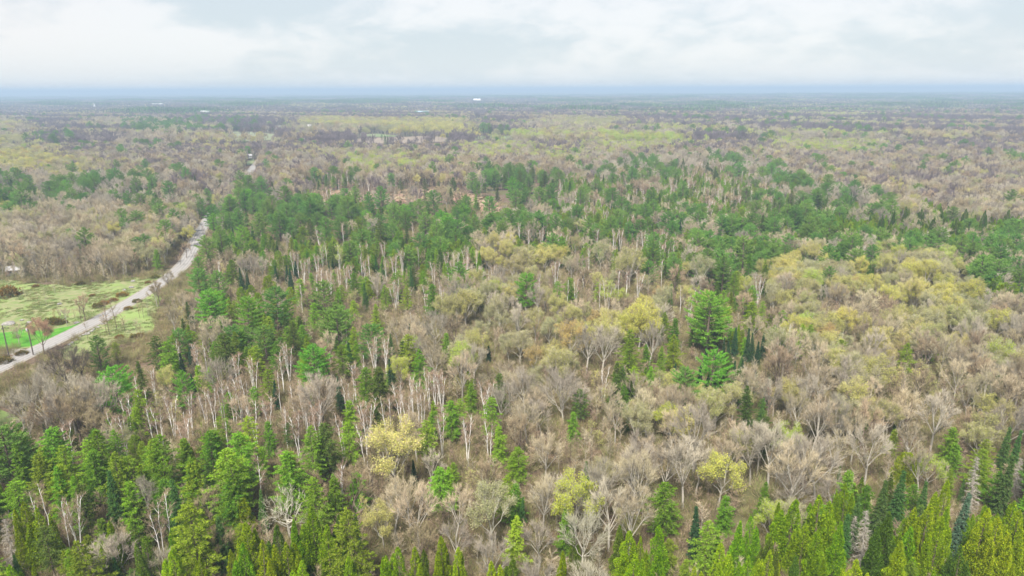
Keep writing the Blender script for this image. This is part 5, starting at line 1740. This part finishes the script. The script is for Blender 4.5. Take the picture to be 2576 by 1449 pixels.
scatter('brush_undergrowth', brush_coll, np.column_stack([p, ground_z(p[:, 0], p[:, 1])]), rng.random(len(p)) * 6.28, 0.6 + 0.7 * rng.random(len(p)), rng.integers(0, 4, len(p)),
        'brown twiggy undergrowth beneath the trees')

# rough grass tussocks on the pasture and heath on the bog
tus = bpy.data.collections.new('tussock_sources')
for s in range(3):
    r = np.random.default_rng(420 + s)
    n = 160
    base = ball(r, n, 1.0) * np.array([1.1, 1.1, 0])
    d = unit(r.normal(size=(n, 3)) * 0.45 + np.array([0, 0, 1.0]))
    g = Geo()
    g.tris(sliver_tris(r, base, d, 0.12 + 0.2 * r.random(n), np.full(n, 0.07)), 0)
    tus.objects.link(bpy.data.objects.new(f'a{s:03d}_tussock', g.build('tussock', [LEAF['grass']])))
p = jitter_grid(-330, -90, 150, 320, 1.7, rng)
base = project(np.column_stack([p, np.zeros(len(p))]))[0]
ok = (in_poly(base, FIELD_PX) & ~in_poly(base, LAWN_PX)) | in_poly(base, VERGE_PX)
ok &= (road_dist(p) > 5) & (np.sin(p[:, 0] * 0.23) * np.sin(p[:, 1] * 0.19 + p[:, 0] * 0.05) + rng.random(len(p)) * 1.3 > 0.55)
p = p[ok]
scatter('rough_grass', tus, np.column_stack([p, np.full(len(p), 0.01)]), rng.random(len(p)) * 6.28, 0.6 + 0.8 * rng.random(len(p)), rng.integers(0, 3, len(p)), 'tufts of rough grass and straw on the pasture')
heath = bpy.data.collections.new('heath_sources')
for s in range(3):
    o = bpy.data.objects.new(f'a{s:03d}_heath', WHOLE[('juniper_bush', s)][0])
    heath.objects.link(o)
    set_mats(o, [BARK['brown'], BARK['brown'], [TWIG['red'], TWIG['brown'], TWIG['tan']][s]])
p = jitter_grid(-200, 320, 380, 640, 2.6, rng)
base = project(np.column_stack([p, np.zeros(len(p))]))[0]
ok = in_poly(base, BOG_PX) & (rng.random(len(p)) < 0.55)
p = p[ok]
scatter('heath_shrubbery', heath, np.column_stack([p, ground_z(p[:, 0], p[:, 1])]), rng.random(len(p)) * 6.28, 0.35 + 0.4 * rng.random(len(p)), rng.integers(0, 3, len(p)), 'low reddish brown heath covering the bog')

# ------------------------------------------------------------------ trees one by one
proto = {}


def tree_proto(kind, colour, vi, whole):
    key = (kind, colour, vi, whole)
    if key not in proto:
        if whole:
            me, roles = WHOLE[(kind, vi)]
            o = bpy.data.objects.new(kind, me)
            set_mats(o, resolve(kind, colour, roles))
            proto[key] = (o, [])
        else:
            root = bpy.data.objects.new(kind, None)
            root.empty_display_size = 0.5
            ch = []
            for n, me, roles in PARTS[(kind, vi)]:
                c = bpy.data.objects.new(n, me)
                set_mats(c, resolve(kind, colour, roles))
                ch.append(c)
            proto[key] = (root, ch)
    return proto[key]


rng = np.random.default_rng(33)
hidden = []
for i in order:
    if not single[i]:
        continue
    x, y, kind, colour, vi, sc, lab, phrase, hero = trees[i]
    root0, ch0 = tree_proto(kind, colour, vi, size_px[i] < 26)
    r = root0.copy()
    COL.objects.link(r)
    r.location = (x, y, tz[i])
    r.rotation_euler = (rng.normal() * 0.025, rng.normal() * 0.025, rng.random() * 6.28)
    wsc = 1.0 + 0.08 * rng.normal()
    r.scale = (sc * wsc, sc * wsc, sc)
    tag(r, lab or LABELS[i], CATEGORY.get(kind, 'tree'), GROUP[kind])
    for c0 in ch0:
        c = c0.copy()
        COL.objects.link(c)
        c.parent = r

# ------------------------------------------------------------------ shrubs, stones, poles, buildings
SHRUBS = [(307, 745, 'rust', 1.5, 'rust coloured juniper thicket beside the road in the pasture'), (246, 772, 'juniper', 1.4, 'dark juniper thicket between two leafless trees on the roadside'),
          (262, 765, 'rust', 1.2, 'rusty low juniper touching the roadside thicket'), (204, 716, 'juniper', 1.3, 'olive juniper bush on the upper edge of the pasture'),
          (21, 745, 'rust', 2.6, 'big round dark rust bush at the side of the pasture'), (390, 699, 'juniper', 1.2, 'olive bush near the top corner of the pasture'),
          (345, 760, 'juniper', 1.1, 'low dark bush beside the road above the rust thicket'), (323, 778, 'rust', 1.0, 'small rust bush on the far side of the road'),
          (341, 852, 'juniper', 1.4, 'dark juniper bush on the verge field'), (352, 848, 'rust', 1.2, 'rust bush beside the verge juniper'), (130, 812, 'juniper', 1.7, 'dense dark bush beside the red budding tree'),
          (150, 814, 'juniper', 1.5, 'second dark bush between the lawn and the roadside trees'), (232, 745, 'rust', .8, 'small rust bush in the middle of the pasture'), (90, 722, 'rust', .9, 'reddish low bush near the upper pasture edge'),
          (300, 850, 'rust', .9, 'low red bush on the verge field'), (55, 892, 'juniper', 1.2, 'small dark bush at the mouth of the lane'), (10, 912, 'juniper', 1.6, 'dark bush at the foot of the pole by the lane'),
          (372, 712, 'rust', .8, 'tiny rust bush by the top of the pasture'), (285, 757, 'rust', 1.1, 'rusty bush next to the road thicket')]
for k, (x, y, colour, sc, lab) in enumerate(SHRUBS):
    p = at(x, y, 0)
    root0, ch0 = tree_proto('juniper_bush', colour, k % 3, False)
    r = root0.copy()
    COL.objects.link(r)
    r.location = (p[0], p[1], 0)
    r.rotation_euler = (0, 0, k * 1.7)
    r.scale = (sc, sc, sc * (0.8 if sc < 2 else 1.15))
    tag(r, lab, 'bush', 'juniper bushes by the road')
    for c0 in ch0:
        c = c0.copy()
        COL.objects.link(c)
        c.parent = r

stone_m = rough_mat('field_stone', (0.20, 0.19, 0.18), (0.36, 0.34, 0.32), 2.0, 7, bump=0.5)


def boulder(x, y, sx, sy, sz, seed, lab):
    import bmesh
    bm = bmesh.new()
    bmesh.ops.create_icosphere(bm, subdivisions=3, radius=1.0)
    r = random.Random(seed)
    k = [Vector((r.uniform(-1, 1), r.uniform(-1, 1), r.uniform(-1, 1))) * 2.4 for _ in range(5)]
    for v in bm.verts:
        n = sum(math.sin(v.co.dot(q) * 1.3 + i) for i, q in enumerate(k)) * 0.07
        v.co = v.co * (1 + n)
        v.co.z = max(v.co.z, -0.45)
        v.co = Vector((v.co.x * sx, v.co.y * sy, v.co.z * sz))
    me = bpy.data.meshes.new('boulder')
    bm.to_mesh(me)
    bm.free()
    me.materials.append(stone_m)
    o = new_obj('boulder', me)
    p = at(x, y, 0)
    o.location = (p[0], p[1], sz * 0.25)
    o.rotation_euler = (0, 0, r.random() * 0.6)
    tag(o, lab, 'boulder', 'boulders about the pasture')


boulder(23, 816, 1.9, 1.2, .8, 1, 'large flat pale boulder on the edge of the bright lawn')
boulder(150, 766, .8, .6, .55, 2, 'grey boulder alone in the middle of the pasture')
boulder(194, 813, .9, .6, .6, 3, 'pale boulder at the roadside below two leafless trees')
boulder(331, 724, 1.0, .6, .55, 4, 'dark flat boulder high in the pasture')
boulder(313, 730, .7, .5, .45, 5, 'small pale boulder left of the dark flat one')
boulder(221, 841, .8, .6, .6, 6, 'pale boulder at the end of the stone row by the road')
boulder(75, 812, .8, .6, .45, 7, 'low grey boulder between the flat boulder and the red tree')
boulder(55, 806, .7, .55, .4, 8, 'small boulder behind the large flat one')
boulder(335, 708, .9, .6, .5, 9, 'grey boulder near a rust bush high in the pasture')
sr = random.Random(8)
where = ['first', 'second', 'third', 'fourth', 'fifth', 'sixth', 'seventh', 'eighth', 'ninth', 'tenth', 'eleventh', 'twelfth', 'thirteenth', 'fourteenth']
for k in range(14):
    f = k / 13
    x, y = 175 + (290 - 175) * f + sr.uniform(-2, 2), 866 + (796 - 866) * f + sr.uniform(-2, 2)
    boulder(x, y, sr.uniform(.4, .75), sr.uniform(.35, .6), sr.uniform(.3, .5), 50 + k, f'{where[k]} stone from the near end of the roadside stone row')

wood_pole = rough_mat('pole_wood', (0.10, 0.085, 0.075), (0.17, 0.145, 0.125), 8, stretch=(1, 1, 0.1))
metal_m = rough_mat('weathered_metal', (0.50, 0.50, 0.52), (0.62, 0.62, 0.63), 3, rough=0.5)
for (x, y, lab) in [(84, 893, 'dark wooden utility pole beside the lane mouth with a grey can'), (24, 902, 'dark wooden utility pole on the far side of the lane mouth')]:
    p = at(x, y, 0)
    root = bpy.data.objects.new('utility_pole', None)
    COL.objects.link(root)
    root.location = (p[0], p[1], 0)
    tag(root, lab, 'utility pole', 'utility poles by the road')
    g = Geo()
    g.tube(np.array([[0, 0, -0.5], [0, 0, 5], [0, 0, 10.2]]), [0.19, 0.165, 0.13], 8)
    new_obj('pole', g.build('pole', [wood_pole], True), root)
    g = Geo()
    g.box((0.18, 0, 9.5), (0.10, 1.9, 0.12))
    arm = new_obj('crossarm', g.build('crossarm', [wood_pole]), root)
    for s in (-0.8, 0.8):
        g = Geo()
        g.tube(np.array([[0.18, s, 9.56], [0.18, s, 9.66], [0.18, s, 9.78]]), [0.04, 0.06, 0.03], 6)
        new_obj('insulator', g.build('insulator', [metal_m]), arm)
    if x > 50:
        g = Geo()
        g.tube(np.array([[-0.38, 0, 7.4], [-0.38, 0, 7.5], [-0.38, 0, 8.3], [-0.38, 0, 8.36]]), [0.18, 0.24, 0.24, 0.1], 10)
        new_obj('transformer_can', g.build('transformer_can', [metal_m], True), root)

wall_white = rough_mat('white_siding', (0.66, 0.66, 0.66), (0.76, 0.76, 0.75), 0.6)
wall_grey = rough_mat('grey_siding', (0.30, 0.30, 0.31), (0.40, 0.39, 0.39), 0.6)
roof_white = rough_mat('pale_metal_roof', (0.72, 0.74, 0.77), (0.82, 0.83, 0.85), 0.5)
roof_blue = rough_mat('blue_metal_roof', (0.36, 0.54, 0.66), (0.44, 0.60, 0.70), 0.5)
roof_teal = rough_mat('teal_metal_roof', (0.32, 0.50, 0.50), (0.38, 0.56, 0.55), 0.5)
roof_red = rough_mat('pinkish_shingle', (0.56, 0.40, 0.38), (0.66, 0.48, 0.45), 0.5)
roof_grey = rough_mat('grey_metal_roof', (0.36, 0.37, 0.39), (0.48, 0.48, 0.50), 0.8)
glass_m = rough_mat('dark_pane', (0.05, 0.06, 0.07), (0.08, 0.09, 0.1), 1.0, rough=0.15)
door_m = rough_mat('door_paint', (0.22, 0.2, 0.18), (0.28, 0.25, 0.22), 1.0)


def building(name, x, y, w, d, h, wall, roof, lab, cat, rz=0.0, rise=None, steeple=False, lift=0.0):
    p = ground_at(x, y)
    rise = rise or w * 0.22
    root = bpy.data.objects.new(name, None)
    COL.objects.link(root)
    root.location = (p[0], p[1], float(ground_z(p[0], p[1])) + lift)
    root.rotation_euler = (0, 0, rz)
    tag(root, lab, cat, 'far buildings' if name != 'shed' else None)
    g = Geo()
    g.box((0, 0, h / 2 - 0.5), (w, d, h + 1.0))
    # gable ends
    v = np.array([[-w / 2, -d / 2, h], [-w / 2, d / 2, h], [-w / 2, 0, h + rise * 0.96], [w / 2, -d / 2, h], [w / 2, d / 2, h], [w / 2, 0, h + rise * 0.96]])
    g.mesh_part(v, np.array([[0, 2, 1], [3, 4, 5]]))
    wl = new_obj('wall', g.build('wall', [wall]), root)
    g = Geo()
    ov, th = w * 0.03 + 0.3, 0.18
    sl = rise / (d / 2)
    for s in (-1, 1):
        a = np.array([[-w / 2 - ov, 0, h + rise], [w / 2 + ov, 0, h + rise], [w / 2 + ov, s * (d / 2 + ov), h - sl * ov], [-w / 2 - ov, s * (d / 2 + ov), h - sl * ov]])
        b_ = a + np.array([0, 0, th])
        g.mesh_part(np.vstack([a, b_]), np.array([[0, 1, 2, 3], [7, 6, 5, 4], [0, 4, 5, 1], [1, 5, 6, 2], [2, 6, 7, 3], [3, 7, 4, 0]]))
    rf = new_obj('roof', g.build('roof', [roof]), root)
    nwin = max(2, int(w / 5))
    for k in range(nwin):
        g = Geo()
        g.box((-w / 2 + w * (k + 0.5) / nwin, -d / 2 - 0.03, h * 0.55), (w / nwin * 0.35, 0.08, h * 0.28))
        if k == nwin // 2 and nwin > 1:
            g = Geo()
            g.box((-w / 2 + w * (k + 0.5) / nwin, -d / 2 - 0.04, h * 0.38), (w / nwin * 0.4, 0.08, h * 0.76))
            new_obj('door', g.build('door', [door_m]), root)
        else:
            new_obj('window', g.build('window', [glass_m]), root)
    if steeple:
        g = Geo()
        g.box((-w / 2 + 2.5, 0, h + rise + 2), (4, 4, h))
        tw = new_obj('tower', g.build('tower', [wall]), root)
        g = Geo()
        z0 = h + rise + 2 + h / 2
        g.mesh_part(np.array([[-w / 2 + .3, -2.2, z0], [-w / 2 + 4.7, -2.2, z0], [-w / 2 + 4.7, 2.2, z0], [-w / 2 + .3, 2.2, z0], [-w / 2 + 2.5, 0, z0 + 13]]), np.array([[0, 1, 4], [1, 2, 4], [2, 3, 4], [3, 0, 4]]))
        new_obj('spire', g.build('spire', [roof]), tw)
    return root


building('shed', 38, 690, 4.6, 3.6, 2.4, wall_grey, roof_grey, 'small grey shed with a pale metal roof in the bare wood', 'shed', 0.35, 1.3)
FARB = [('barn', 508, 297, 16, 14, 11, wall_white, roof_white, 'left of the twin tall white barns in the far wood', 1.57), ('barn', 518.5, 297, 22, 14, 11, wall_white, roof_white, 'right of the twin tall white barns in the far wood', 0.1),
        ('barn', 1200, 260, 36, 22, 13, wall_white, roof_white, 'large white building alone on the far ridge', 0.2), ('barn', 1062, 297, 34, 20, 7, wall_white, roof_blue, 'barn with a broad pale blue roof', 0.0),
        ('outbuilding', 1051, 297, 14, 9, 5, wall_white, roof_white, 'small white building beside the blue-roofed barn', 0.0), ('farmhouse', 655, 300, 20, 12, 6, wall_white, roof_white, 'white farmhouse beside dark trees left of the bright barn', 0.1),
        ('barn', 688, 297, 14, 12, 9, wall_white, roof_white, 'bright white barn standing among dark pines', 0.4), ('farmhouse', 674, 301, 16, 9, 3.5, wall_white, roof_red, 'low house with a pinkish roof', 0.0),
        ('barn', 744, 298, 12, 12, 8, wall_white, roof_white, 'white square barn above the row of yellow trees', 0.3), ('greenhouse', 773, 330, 14, 10, 5, roof_grey, roof_white, 'pale round-looking shelter before the row of yellow trees', 0.2),
        ('farmhouse', 745, 361, 13, 9, 3.2, wall_white, roof_teal, 'house with a teal roof among bare trees', 0.1), ('farmhouse', 829, 368, 9, 7, 3.2, wall_white, roof_grey, 'small pale house with grey roof below the tan field', 0.3),
        ('farmhouse', 629, 405, 5, 4, 2.2, wall_grey, roof_grey, 'small grey house on a lawn beside the far road', 0.4), ('farmhouse', 1425, 316, 16, 10, 4, wall_white, roof_red, 'house with a pinkish roof among yellow trees', 0.1),
        ('farmhouse', 1409, 308, 12, 9, 4, wall_white, roof_white, 'white house behind the pinkish roof', 0.1), ('church', 246, 281, 22, 12, 6, wall_white, roof_white, 'white church with a pointed spire in the blue distance', 0.1),
        ('farmhouse', 225, 278, 18, 10, 4, wall_white, roof_white, 'white house left of the far church', 0.0), ('farmhouse', 279, 280, 16, 10, 4, wall_white, roof_white, 'white house right of the far church', 0.0),
        ('warehouse', 398, 271, 44, 20, 4, wall_white, roof_white, 'long white building in the blue distance', 0.05), ('warehouse', 410, 272, 24, 16, 3.5, wall_white, roof_white, 'shorter white building touching the long one', 0.0),
        ('warehouse', 447, 271, 20, 14, 4, wall_white, roof_white, 'white building apart from the long one', 0.0), ('farmhouse', 53, 304, 22, 12, 6, wall_white, roof_white, 'white house at the far left edge of the dark pines', 0.0),
        ('farmhouse', 79, 303, 24, 12, 6, wall_white, roof_white, 'white house nearer the dark pines', 0.0), ('warehouse', 170, 242, 70, 30, 8, wall_white, roof_white, 'pale building almost lost in the far haze', 0.0)]
for (nm, x, y, w, d, h, wl, rf, lab, rz) in FARB:
    building(nm, x, y, w, d, h, wl, rf, lab, {'farmhouse': 'house', 'outbuilding': 'shed'}.get(nm, nm), rz, None, nm == 'church', 4.0)

# ------------------------------------------------------------------ the hazy air
g = Geo()
HX, HY0, HY1 = 48000, -48000, 48000
zlo, zhi = -13.0, 100.0
g.box((0, (HY0 + HY1) / 2, (zlo + zhi) / 2), (2 * HX, HY1 - HY0, zhi - zlo))
hm = bpy.data.materials.new('haze')
hm.use_nodes = True
t = hm.node_tree
t.nodes.clear()
pv = nd(t, 'ShaderNodeVolumePrincipled')
pv.inputs['Color'].default_value = (0.43, 0.575, 0.76, 1)
pv.inputs['Density'].default_value = HAZE_DENSITY
pv.inputs['Anisotropy'].default_value = 0.0
out = nd(t, 'ShaderNodeOutputMaterial')
t.links.new(pv.outputs[0], out.inputs['Volume'])
hz = new_obj('haze', g.build('haze', [hm]))
tag(hz, 'thin blue haze over the far woods', kind='stuff')

print('TRIS', sum(len(m.polygons) for m in bpy.data.meshes))
